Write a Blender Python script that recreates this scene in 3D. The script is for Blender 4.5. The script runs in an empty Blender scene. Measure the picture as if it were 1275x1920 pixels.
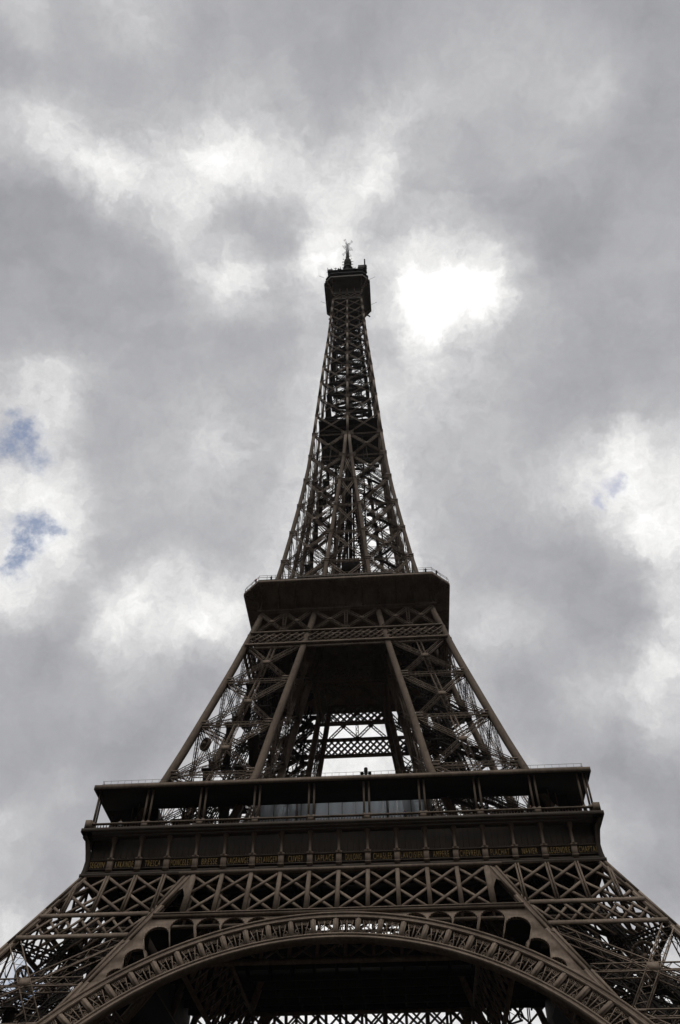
import bpy, bmesh, math, random
import numpy as np
from mathutils import Vector, Matrix
from mathutils.geometry import tessellate_polygon

random.seed(7)
S = bpy.context.scene
COL = S.collection
R = math.radians
V = lambda *a: np.array(a, float)

# ------------------------------------------------------------------ camera
CAM_POS = (8.0825, -139.3366, 1.6)
YAW, PITCH, ROLL, FPX = -0.076806, 0.848468, 0.0038247, 1542.29
def cam_axes():
    cy, sy, cp, sp = math.cos(YAW), math.sin(YAW), math.cos(PITCH), math.sin(PITCH)
    f = V(sy*cp, cy*cp, sp); r = V(cy, -sy, 0); u = np.cross(r, f)
    c, s = math.cos(ROLL), math.sin(ROLL)
    return r*c + u*s, -r*s + u*c, f
cr_, cu_, cf_ = cam_axes()
cd = bpy.data.cameras.new("camera"); cam = bpy.data.objects.new("camera", cd); COL.objects.link(cam)
cd.sensor_fit = 'VERTICAL'; cd.sensor_height = 36.0; cd.lens = 36.0*FPX/1920.0
cd.clip_start = 0.5; cd.clip_end = 20000
cam.matrix_world = Matrix(((cr_[0], cu_[0], -cf_[0], CAM_POS[0]), (cr_[1], cu_[1], -cf_[1], CAM_POS[1]),
                           (cr_[2], cu_[2], -cf_[2], CAM_POS[2]), (0, 0, 0, 1)))
S.camera = cam
S.view_settings.view_transform = 'Standard'; S.view_settings.look = 'None'
S.view_settings.exposure = 0.0; S.view_settings.gamma = 1.0; S.view_settings.use_curve_mapping = False

# ------------------------------------------------------------------ world and sun
BACK_G, BACK_FALL = 1.73, (.64, .92)
SUN_EL, SUN_AZ = 62.0, 10.3            # degrees; azimuth from +Y towards +X
W = bpy.data.worlds.new("World"); S.world = W; W.use_nodes = True
#SKY_BEGIN
# overcast sky with a thin bright place in front of the sun: cloud brightness over a world-fixed stereographic chart
# (axis due +Y, 47 degrees up), written as a sum of products of one-dimensional curves, broken up with fractal noise
SKY_TAB = [
  ((-0.60427, 0.76270, [933, 916, 893, 865, 830, 782, 712, 633, 557, 493, 463, 503, 553, 578, 553, 502, 449, 400, 337, 255, 212, 201, 183, 119, 33, 0, 39, 105, 168, 229, 304, 366, 454, 541, 586, 616, 631, 582, 550, 570, 611, 669, 731, 789, 838, 874, 901, 923, 941, 957, 970, 982, 992, 1000]),
   (-0.52320, 0.60062, [880, 864, 843, 819, 791, 757, 716, 664, 596, 495, 362, 221, 94, 13, 0, 12, 26, 81, 158, 212, 244, 295, 377, 441, 480, 512, 565, 597, 504, 420, 399, 394, 371, 367, 366, 394, 466, 535, 601, 628, 659, 688, 597, 470, 463, 578, 745, 703, 499, 456, 580, 765, 907, 988, 1000, 995, 992, 987, 982, 980, 982, 985, 989, 993, 997, 1000])),
  ((-0.30606, 0.71626, [513, 514, 517, 524, 536, 560, 601, 656, 720, 791, 858, 887, 875, 786, 648, 578, 535, 461, 352, 220, 153, 164, 287, 407, 422, 385, 430, 363, 139, 0, 42, 119, 306, 520, 617, 732, 856, 955, 1000, 958, 892, 801, 707, 620, 551, 512, 493, 482, 477, 474, 474, 475, 476, 478]),
   (-0.37892, 0.74896, [506, 518, 534, 550, 568, 587, 607, 628, 650, 673, 701, 729, 744, 720, 625, 534, 474, 344, 219, 185, 210, 202, 178, 236, 327, 456, 534, 478, 462, 506, 628, 795, 955, 1000, 1000, 937, 796, 576, 461, 456, 438, 302, 111, 0, 44, 105, 197, 227, 246, 299, 385, 409, 361, 345, 378, 407, 420, 427, 428, 422, 417, 413, 409, 406, 402, 400])),
  ((-0.30808, 0.62566, [709, 702, 694, 683, 671, 652, 635, 623, 615, 609, 594, 551, 522, 641, 892, 1000, 994, 969, 873, 758, 703, 658, 602, 437, 183, 0, 71, 289, 390, 446, 564, 677, 791, 868, 818, 727, 612, 337, 138, 177, 222, 292, 379, 477, 563, 613, 643, 664, 678, 688, 695, 699, 703, 704]),
   (-0.31749, 0.51797, [560, 575, 593, 612, 632, 655, 678, 705, 736, 778, 840, 907, 964, 1000, 976, 941, 937, 899, 816, 733, 676, 576, 399, 171, 44, 21, 0, 140, 462, 674, 608, 348, 105, 57, 169, 245, 298, 406, 444, 473, 482, 477, 510, 500, 362, 206, 243, 479, 772, 955, 928, 797, 666, 635, 660, 653, 610, 565, 522, 486, 462, 447, 437, 429, 422, 416])),
  ((-0.26663, 0.68824, [477, 477, 476, 474, 472, 469, 463, 457, 452, 452, 457, 488, 529, 428, 236, 124, 40, 0, 12, 67, 189, 277, 245, 238, 262, 280, 253, 267, 658, 965, 979, 1000, 848, 641, 588, 589, 618, 602, 510, 396, 366, 369, 389, 416, 442, 455, 460, 462, 463, 464, 463, 463, 463, 463]),
   (-0.31974, 0.80041, [392, 399, 407, 416, 426, 437, 448, 460, 474, 494, 515, 530, 533, 516, 482, 443, 397, 341, 314, 328, 345, 325, 297, 315, 340, 380, 383, 343, 202, 47, 64, 166, 316, 439, 483, 460, 424, 369, 383, 448, 515, 670, 967, 1000, 614, 422, 291, 162, 0, 19, 219, 364, 375, 329, 276, 257, 268, 287, 308, 324, 334, 339, 341, 342, 342, 342])),
  ((-0.36532, 0.54182, [942, 932, 920, 905, 884, 845, 765, 662, 546, 411, 254, 104, 0, 140, 518, 720, 673, 619, 625, 691, 815, 932, 953, 875, 795, 738, 724, 764, 706, 612, 621, 586, 637, 757, 875, 890, 859, 931, 1000, 971, 920, 884, 856, 836, 830, 831, 834, 839, 845, 852, 859, 867, 875, 882]),
   (-0.28983, 0.49978, [509, 521, 535, 549, 565, 581, 600, 622, 651, 693, 731, 749, 753, 726, 700, 591, 330, 326, 541, 682, 600, 526, 568, 746, 956, 1000, 962, 831, 748, 641, 457, 434, 409, 408, 378, 344, 337, 229, 134, 0, 7, 235, 385, 523, 704, 711, 644, 678, 752, 558, 287, 252, 415, 406, 276, 236, 271, 319, 360, 390, 409, 420, 425, 428, 428, 427])),
  ((-0.19633, 0.45452, [352, 364, 381, 400, 420, 436, 434, 420, 397, 363, 331, 287, 132, 271, 722, 883, 856, 813, 626, 499, 192, 10, 24, 99, 206, 319, 325, 344, 597, 769, 732, 827, 616, 315, 123, 0, 48, 169, 546, 986, 1000, 903, 767, 624, 509, 440, 398, 371, 352, 339, 330, 322, 317, 313]),
   (-0.14798, 0.52738, [308, 313, 319, 326, 335, 344, 356, 368, 377, 369, 333, 283, 233, 210, 204, 186, 177, 207, 201, 127, 48, 55, 70, 44, 0, 38, 288, 560, 908, 1000, 828, 693, 407, 168, 100, 111, 152, 198, 240, 244, 271, 445, 720, 713, 324, 250, 311, 345, 301, 196, 155, 143, 142, 234, 294, 312, 308, 301, 291, 280, 274, 273, 274, 275, 275, 275])),
  ((-0.19880, 0.36872, [918, 883, 843, 805, 773, 755, 766, 804, 867, 945, 1000, 889, 667, 297, 106, 243, 399, 504, 637, 722, 587, 478, 435, 446, 651, 954, 911, 649, 553, 518, 561, 510, 491, 376, 169, 46, 0, 52, 274, 463, 557, 639, 693, 723, 723, 733, 756, 781, 806, 831, 857, 883, 908, 930]),
   (-0.18614, 0.32994, [375, 393, 412, 431, 449, 465, 479, 488, 487, 455, 381, 295, 224, 247, 409, 506, 703, 866, 779, 597, 698, 940, 916, 681, 366, 50, 0, 251, 377, 479, 800, 1000, 841, 563, 372, 458, 572, 783, 856, 783, 608, 416, 330, 431, 725, 903, 840, 653, 365, 168, 116, 108, 165, 221, 254, 280, 287, 272, 257, 252, 242, 227, 211, 197, 185, 175])),
  ((-0.20548, 0.35040, [463, 477, 495, 518, 549, 596, 661, 740, 805, 817, 703, 389, 198, 106, 90, 333, 768, 941, 986, 736, 172, 0, 245, 485, 678, 1000, 906, 429, 141, 358, 646, 735, 827, 968, 977, 919, 763, 639, 549, 461, 411, 411, 434, 473, 505, 510, 506, 501, 494, 487, 478, 468, 458, 449]),
   (-0.25404, 0.50215, [561, 554, 547, 539, 531, 524, 517, 512, 510, 523, 545, 563, 589, 616, 683, 626, 459, 506, 643, 702, 673, 588, 395, 306, 390, 410, 372, 433, 584, 463, 346, 487, 429, 450, 561, 657, 627, 520, 497, 420, 371, 492, 568, 395, 287, 453, 841, 1000, 627, 30, 0, 277, 578, 702, 642, 615, 591, 579, 585, 597, 605, 610, 614, 618, 621, 624])),
  ((-0.22287, 0.44854, [536, 537, 536, 532, 520, 498, 446, 357, 256, 158, 126, 408, 763, 804, 700, 632, 560, 465, 547, 730, 630, 348, 8, 0, 506, 1000, 843, 643, 494, 490, 503, 513, 492, 414, 459, 581, 752, 699, 440, 363, 410, 439, 480, 530, 582, 605, 612, 615, 616, 615, 613, 609, 606, 602]),
   (-0.16271, 0.38592, [346, 354, 364, 373, 383, 392, 401, 411, 422, 437, 475, 516, 526, 467, 335, 343, 324, 194, 186, 281, 219, 72, 185, 260, 265, 350, 328, 258, 377, 542, 329, 0, 208, 521, 719, 703, 575, 534, 506, 578, 617, 456, 415, 488, 570, 805, 985, 1000, 810, 774, 718, 476, 160, 232, 365, 381, 364, 347, 331, 318, 307, 300, 297, 295, 293, 291])),
  ((-0.17406, 0.39680, [352, 392, 444, 503, 569, 622, 614, 568, 502, 406, 319, 458, 536, 430, 374, 96, 0, 399, 753, 1000, 832, 618, 437, 271, 256, 348, 254, 92, 333, 334, 437, 522, 514, 417, 335, 403, 527, 560, 473, 465, 518, 573, 602, 603, 567, 501, 442, 392, 349, 311, 277, 247, 219, 197]),
   (-0.19244, 0.33307, [690, 703, 719, 737, 757, 778, 799, 816, 822, 806, 783, 732, 642, 536, 500, 484, 385, 305, 380, 541, 656, 730, 803, 847, 754, 578, 326, 187, 623, 955, 698, 378, 475, 468, 439, 518, 865, 1000, 717, 458, 329, 325, 415, 599, 836, 601, 678, 669, 0, 412, 748, 739, 664, 659, 660, 655, 647, 630, 619, 610, 602, 591, 583, 578, 574, 572])),
  ((-0.17127, 0.33413, [584, 596, 608, 617, 613, 602, 610, 600, 527, 348, 105, 265, 693, 1000, 747, 351, 187, 494, 622, 347, 132, 320, 697, 839, 647, 568, 667, 611, 427, 408, 455, 494, 628, 844, 757, 608, 353, 0, 105, 562, 671, 688, 683, 663, 639, 586, 536, 499, 473, 454, 439, 429, 422, 417]),
   (-0.16200, 0.33911, [475, 484, 496, 509, 523, 536, 549, 558, 559, 559, 574, 573, 521, 411, 290, 354, 498, 552, 598, 595, 485, 433, 745, 662, 503, 381, 397, 896, 1000, 662, 179, 0, 260, 640, 697, 388, 110, 439, 614, 740, 823, 586, 359, 207, 260, 370, 476, 353, 328, 355, 347, 405, 503, 552, 654, 602, 464, 375, 348, 360, 371, 376, 380, 382, 382, 382])),
  ((-0.14671, 0.31729, [398, 411, 424, 437, 449, 467, 497, 510, 513, 512, 501, 372, 319, 563, 649, 645, 475, 346, 169, 163, 520, 1000, 538, 210, 596, 932, 478, 0, 134, 170, 351, 554, 971, 824, 327, 112, 321, 447, 505, 572, 495, 414, 367, 364, 395, 427, 448, 459, 461, 459, 454, 445, 435, 425]),
   (-0.13405, 0.36230, [397, 391, 384, 377, 371, 366, 366, 378, 408, 419, 395, 399, 433, 470, 442, 445, 501, 519, 457, 322, 193, 184, 218, 233, 180, 154, 395, 598, 438, 288, 353, 368, 320, 335, 343, 405, 428, 332, 271, 345, 360, 207, 106, 176, 860, 1000, 544, 0, 149, 427, 206, 289, 526, 554, 471, 404, 413, 435, 443, 439, 435, 435, 436, 438, 439, 440])),
  ((-0.12788, 0.28431, [536, 500, 457, 413, 371, 343, 362, 408, 433, 392, 244, 213, 624, 891, 359, 0, 396, 887, 852, 513, 262, 425, 554, 615, 519, 374, 318, 319, 442, 401, 502, 630, 530, 389, 300, 185, 210, 673, 1000, 738, 380, 236, 190, 207, 262, 349, 429, 492, 544, 589, 628, 663, 693, 718]),
   (-0.15370, 0.29381, [375, 371, 366, 361, 355, 351, 349, 352, 363, 382, 440, 523, 590, 565, 534, 742, 841, 603, 467, 481, 310, 225, 478, 805, 635, 435, 601, 300, 760, 678, 0, 472, 1000, 653, 329, 356, 637, 619, 417, 368, 380, 345, 583, 670, 554, 439, 520, 592, 464, 444, 554, 517, 427, 543, 857, 916, 723, 591, 532, 488, 458, 438, 427, 422, 419, 417])),
  ((-0.11371, 0.22085, [488, 401, 300, 201, 114, 91, 182, 319, 464, 565, 589, 566, 520, 378, 389, 393, 303, 525, 545, 650, 735, 476, 361, 653, 777, 284, 403, 662, 672, 0, 254, 936, 1000, 611, 279, 635, 957, 391, 61, 636, 863, 772, 662, 584, 527, 468, 459, 495, 554, 622, 691, 760, 826, 880]),
   (-0.11296, 0.22201, [401, 387, 368, 349, 328, 308, 289, 276, 273, 292, 335, 376, 404, 422, 505, 491, 452, 552, 585, 604, 715, 701, 562, 338, 269, 288, 235, 620, 938, 728, 435, 232, 283, 761, 1000, 798, 698, 607, 448, 366, 184, 0, 357, 918, 899, 187, 141, 453, 525, 517, 602, 538, 605, 482, 297, 270, 341, 409, 480, 552, 595, 621, 641, 657, 671, 680])),
  ((-0.13488, 0.29869, [526, 479, 423, 368, 316, 283, 312, 374, 450, 537, 649, 560, 109, 430, 1000, 546, 0, 301, 610, 719, 299, 358, 536, 522, 443, 638, 531, 53, 338, 732, 547, 328, 236, 387, 521, 588, 500, 403, 412, 496, 539, 465, 387, 349, 350, 354, 377, 417, 464, 512, 558, 603, 646, 681]),
   (-0.16462, 0.26740, [508, 499, 487, 474, 460, 443, 423, 395, 361, 374, 453, 545, 669, 823, 752, 635, 726, 772, 649, 518, 598, 729, 529, 508, 776, 880, 651, 387, 572, 1000, 981, 467, 389, 619, 774, 667, 535, 384, 367, 508, 705, 879, 728, 388, 428, 677, 912, 595, 0, 499, 693, 720, 683, 655, 577, 562, 592, 600, 599, 594, 596, 600, 601, 602, 602, 602])),
  ((-0.11313, 0.21359, [591, 569, 550, 538, 531, 501, 464, 454, 416, 302, 242, 812, 1000, 160, 445, 959, 529, 170, 350, 857, 845, 22, 490, 917, 906, 473, 390, 326, 222, 501, 494, 608, 692, 789, 801, 403, 0, 580, 820, 485, 506, 538, 497, 465, 483, 476, 472, 482, 499, 521, 545, 572, 599, 622]),
   (-0.08561, 0.20253, [385, 375, 363, 349, 335, 320, 305, 289, 272, 284, 348, 443, 566, 614, 543, 548, 633, 549, 345, 210, 67, 59, 400, 662, 672, 535, 546, 595, 386, 513, 768, 92, 0, 21, 65, 469, 796, 1000, 790, 686, 573, 452, 406, 229, 559, 140, 79, 425, 658, 220, 40, 204, 408, 333, 207, 223, 410, 483, 485, 461, 452, 458, 463, 466, 470, 472])),
]
BLUE_GAPS = [
  (-0.4079, 0.5085, 0.7584, 0.0130, 0.40),
  (-0.3984, 0.5326, 0.7467, 0.0182, 0.52),
  (-0.3870, 0.5478, 0.7417, 0.0091, 0.40),
  (-0.4184, 0.5224, 0.7430, 0.0143, 0.40),
  (-0.4059, 0.6023, 0.6873, 0.0182, 0.62),
  (-0.4033, 0.6212, 0.6719, 0.0169, 0.68),
  (-0.4240, 0.6205, 0.6597, 0.0130, 0.40),
  (-0.3833, 0.6075, 0.6957, 0.0104, 0.38),
  (-0.3687, 0.6181, 0.6943, 0.0084, 0.48),
  (0.2690, 0.6244, 0.7333, 0.0110, 0.62),
  (0.2803, 0.6210, 0.7320, 0.0078, 0.40),
  (0.2530, 0.6392, 0.7263, 0.0065, 0.30),
  (-0.2231, 0.6788, 0.6996, 0.0065, 0.30),
  (-0.2479, 0.7090, 0.6601, 0.0091, 0.34),
  (-0.2362, 0.7201, 0.6524, 0.0078, 0.30),
  (-0.2534, 0.3282, 0.9100, 0.0052, 0.25),
  (-0.2093, 0.3385, 0.9174, 0.0052, 0.25),
  (-0.3876, 0.8740, 0.2930, 0.0233, 0.60),
  (-0.3757, 0.8743, 0.3073, 0.0169, 0.50),]
nt = W.node_tree; nt.nodes.clear(); NN = nt.nodes.new; LK = nt.links.new
def setin(sock, v):
    if hasattr(v, "is_output"): LK(v, sock)
    else: sock.default_value = v
def mth(op, *a, clamp=False):
    n = NN("ShaderNodeMath"); n.operation = op; n.use_clamp = clamp
    for i, v in enumerate(a): setin(n.inputs[i], v)
    return n.outputs[0]
def vm(op, *a):
    n = NN("ShaderNodeVectorMath"); n.operation = op
    for i, v in enumerate(a): setin(n.inputs[i], v)
    return n.outputs["Value"] if op == 'DOT_PRODUCT' else n.outputs[0]
def noise(vec, scale, detail, rough=.55, color=False):
    n = NN("ShaderNodeTexNoise"); n.inputs["Scale"].default_value = scale; n.inputs["Detail"].default_value = detail; n.inputs["Roughness"].default_value = rough
    LK(vec, n.inputs["Vector"]); return n.outputs["Color" if color else 0]
def smooth(x, a, b):
    n = NN("ShaderNodeMapRange"); n.interpolation_type = 'SMOOTHSTEP'; n.inputs[1].default_value = a; n.inputs[2].default_value = b
    LK(x, n.inputs[0]); return n.outputs[0]
d0 = NN("ShaderNodeTexCoord").outputs["Generated"]
w1 = vm('MULTIPLY', vm('SUBTRACT', noise(d0, 9, 5, .6, True), (.5, .5, .5)), (.060, .060, .060))
w2 = vm('MULTIPLY', vm('SUBTRACT', noise(d0, 34, 5, .6, True), (.5, .5, .5)), (.038, .038, .038))
w3 = vm('MULTIPLY', vm('SUBTRACT', noise(d0, 120, 4, .6, True), (.5, .5, .5)), (.011, .011, .011))
d1 = vm('NORMALIZE', vm('ADD', d0, vm('ADD', w1, vm('ADD', w2, w3))))
ca, sa = math.cos(R(47)), math.sin(R(47))
den = mth('ADD', vm('DOT_PRODUCT', d1, (0, ca, sa)), 1.0)
LX, LY = .36, .44
sx = mth('MULTIPLY_ADD', mth('DIVIDE', vm('DOT_PRODUCT', d1, (1, 0, 0)), den), .5/LX, .5, clamp=True)
sy = mth('MULTIPLY_ADD', mth('DIVIDE', vm('DOT_PRODUCT', d1, (0, -sa, ca)), den), .5/LY, .5, clamp=True)
def curve(x, spec):
    lo, span, v = spec; v = [q/1000 for q in v]
    n = NN("ShaderNodeFloatCurve"); c = n.mapping.curves[0]; m = len(v)
    while len(c.points) < m: c.points.new(.5, .5)
    for i, p in enumerate(c.points): p.location = (i/(m-1), v[i]); p.handle_type = 'AUTO'
    n.mapping.update(); LK(x, n.inputs["Value"])
    return mth('MULTIPLY_ADD', n.outputs[0], span, lo)
g = None
for fx, fy in SKY_TAB:
    a, b = curve(sx, fx), curve(sy, fy)
    g = mth('MULTIPLY_ADD', a, b, .72 if g is None else g)
fb = mth('SUBTRACT', noise(d1, 7, 8, .62), .5); fb2 = mth('SUBTRACT', noise(d1, 26, 8, .68), .5)
amp = mth('MULTIPLY_ADD', smooth(g, .68, .86), .16, .065)
fb3 = mth('SUBTRACT', noise(d1, 75, 6, .68), .5)
g = mth('ADD', g, mth('MULTIPLY', mth('MULTIPLY_ADD', fb3, .7, mth('MULTIPLY_ADD', fb2, 1.2, fb)), amp))
inside = smooth(vm('DOT_PRODUCT', d0, (0, ca, sa)), .62, .78)       # beyond the chart: unseen bright sky added to light the front faces
mixf = NN("ShaderNodeMix"); mixf.data_type = 'FLOAT'; LK(inside, mixf.inputs[0]); LK(g, mixf.inputs[3])
mixf.inputs[2].default_value = BACK_G; g = mixf.outputs[0]
lin = mth('POWER', mth('MULTIPLY_ADD', g, 1/1.055, .055/1.055), 2.4)
tr = NN("ShaderNodeValToRGB"); e = tr.color_ramp.elements
e[0].position = .62; e[0].color = (.975, .98, 1.045, 1); e[1].position = .93; e[1].color = (1.0, .995, .985, 1); LK(g, tr.inputs[0])
zc = NN("ShaderNodeSeparateXYZ"); LK(d0, zc.inputs[0])
low_back = mth('MULTIPLY', smooth(zc.outputs[2], *BACK_FALL), 1.0)  # low sky behind the viewer, unseen, blacked out to keep undersides dark
low_front = smooth(zc.outputs[2], .02, .20)
mf = NN("ShaderNodeMix"); mf.data_type = 'FLOAT'; LK(inside, mf.inputs[0]); LK(low_back, mf.inputs[2]); LK(low_front, mf.inputs[3])
colr = vm('SCALE', tr.outputs[0]); sc_ = colr.node; LK(mth('MULTIPLY', lin, mf.outputs[0]), sc_.inputs["Scale"])
bg = NN("ShaderNodeBackground"); LK(colr, bg.inputs[0]); bg.inputs[1].default_value = 1.0
skt = NN("ShaderNodeTexSky"); skt.sky_type = 'NISHITA'; skt.sun_disc = False; skt.sun_elevation = R(SUN_EL); skt.sun_rotation = R(SUN_AZ)
bg2 = NN("ShaderNodeBackground"); LK(skt.outputs[0], bg2.inputs[0]); bg2.inputs[1].default_value = .088
bm = None
for x, y, z, s, am in BLUE_GAPS:
    q = mth('EXPONENT', mth('MULTIPLY_ADD', vm('DOT_PRODUCT', d1, (x, y, z)), 1/(s*s), -1/(s*s)))
    bm = mth('MULTIPLY_ADD', q, am, 0.0 if bm is None else bm)
bn = mth('SUBTRACT', noise(d0, 48, 9, .68), .5)
bm = mth('MULTIPLY', bm, mth('MULTIPLY_ADD', bn, 3.0, 1.0))
bm = mth('MULTIPLY', smooth(bm, .06, 1.15), .92)
ms = NN("ShaderNodeMixShader"); LK(bm, ms.inputs[0]); LK(bg.outputs[0], ms.inputs[1]); LK(bg2.outputs[0], ms.inputs[2])
out = NN("ShaderNodeOutputWorld"); LK(ms.outputs[0], out.inputs[0])
W.cycles.sampling_method = 'MANUAL'; W.cycles.sample_map_resolution = 512
#SKY_END
sl = bpy.data.lights.new("sun", 'SUN'); sl.energy = 0.8; sl.angle = R(10); sl.color = (1, .95, .88)
so = bpy.data.objects.new("sun", sl); COL.objects.link(so)
sdir = Vector((math.sin(R(SUN_AZ))*math.cos(R(SUN_EL)), math.cos(R(SUN_AZ))*math.cos(R(SUN_EL)), math.sin(R(SUN_EL))))
so.rotation_euler = sdir.to_track_quat('Z', 'Y').to_euler(); so.location = sdir*600

# ------------------------------------------------------------------ materials
def mat(name, base, rough=.75, var=.18, scale=.35, streak=True, metal=0.0, bump=0.0, spec=.08):
    m = bpy.data.materials.new(name); m.use_nodes = True
    t = m.node_tree; b = t.nodes["Principled BSDF"]
    b.inputs["Roughness"].default_value = rough; b.inputs["Metallic"].default_value = metal; b.inputs["Specular IOR Level"].default_value = spec
    tc = t.nodes.new("ShaderNodeTexCoord"); mp = t.nodes.new("ShaderNodeMapping")
    mp.inputs["Scale"].default_value = (1, 1, .25) if streak else (1, 1, 1)
    t.links.new(tc.outputs["Object"], mp.inputs[0])
    n = t.nodes.new("ShaderNodeTexNoise"); n.inputs["Scale"].default_value = scale; n.inputs["Detail"].default_value = 6
    n.inputs["Roughness"].default_value = .65
    t.links.new(mp.outputs[0], n.inputs["Vector"])
    n2 = t.nodes.new("ShaderNodeTexNoise"); n2.inputs["Scale"].default_value = scale*9; n2.inputs["Detail"].default_value = 4
    t.links.new(mp.outputs[0], n2.inputs["Vector"])
    mx = t.nodes.new("ShaderNodeMix"); mx.data_type = 'FLOAT'; mx.inputs[0].default_value = .4
    t.links.new(n.outputs[0], mx.inputs[2]); t.links.new(n2.outputs[0], mx.inputs[3])
    cr = t.nodes.new("ShaderNodeValToRGB")
    e = cr.color_ramp.elements
    e[0].position = .3; e[1].position = .7
    e[0].color = tuple(c*(1-var) for c in base)+(1,); e[1].color = tuple(min(1, c*(1+var)) for c in base)+(1,)
    t.links.new(mx.outputs[0], cr.inputs[0]); t.links.new(cr.outputs[0], b.inputs["Base Color"])
    if bump:
        bp = t.nodes.new("ShaderNodeBump"); bp.inputs["Strength"].default_value = bump
        t.links.new(n2.outputs[0], bp.inputs["Height"]); t.links.new(bp.outputs[0], b.inputs["Normal"])
    return m
PAINT = mat("brown_iron_paint", (.172, .131, .100), var=.44)
PANEL = mat("brown_panel_paint", (.075, .060, .049), var=.25)
INNER_SHADE = mat("inner_shade_iron", (.055, .047, .041), rough=.7)  # interior shade put into the colour of inner frames, stairs and lift tracks
DARK = mat("dark_shaded_iron", (.030, .026, .024), rough=.8)  # underside shade is in this colour; aerials and floodlight are plainly dark
GOLD = mat("gilt_letter", (.47, .33, .145), rough=.6, var=.25, scale=3)
STONE = mat("pale_base_stone", (.34, .31, .27), rough=.9, scale=.8)
GREY = mat("grey_cladding", (.21, .215, .22), rough=.5)
WHITE = mat("antenna_white_metal", (.42, .42, .43), rough=.5)
def glass_mat():
    m = bpy.data.materials.new("tinted_glass"); m.use_nodes = True
    t = m.node_tree; t.nodes.clear(); o = t.nodes.new("ShaderNodeOutputMaterial")
    tr = t.nodes.new("ShaderNodeBsdfTransparent"); gl = t.nodes.new("ShaderNodeBsdfGlossy"); mx = t.nodes.new("ShaderNodeMixShader")
    n = t.nodes.new("ShaderNodeTexNoise"); n.inputs["Scale"].default_value = .3
    tc = t.nodes.new("ShaderNodeTexCoord"); t.links.new(tc.outputs["Object"], n.inputs["Vector"])
    cr = t.nodes.new("ShaderNodeValToRGB"); e = cr.color_ramp.elements
    e[0].color = (.385, .40, .415, 1); e[1].color = (.42, .435, .45, 1)
    t.links.new(n.outputs[0], cr.inputs[0]); t.links.new(cr.outputs[0], tr.inputs[0])
    gl.inputs["Roughness"].default_value = .04; mx.inputs[0].default_value = 0.0
    tl = t.nodes.new("ShaderNodeBsdfTranslucent"); tl.inputs[0].default_value = (.70, .73, .75, 1); m2 = t.nodes.new("ShaderNodeMixShader"); m2.inputs[0].default_value = .45
    t.links.new(tr.outputs[0], m2.inputs[1]); t.links.new(tl.outputs[0], m2.inputs[2])
    t.links.new(m2.outputs[0], mx.inputs[1]); t.links.new(gl.outputs[0], mx.inputs[2]); t.links.new(mx.outputs[0], o.inputs[0])
    return m
GLASS = glass_mat()

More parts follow.
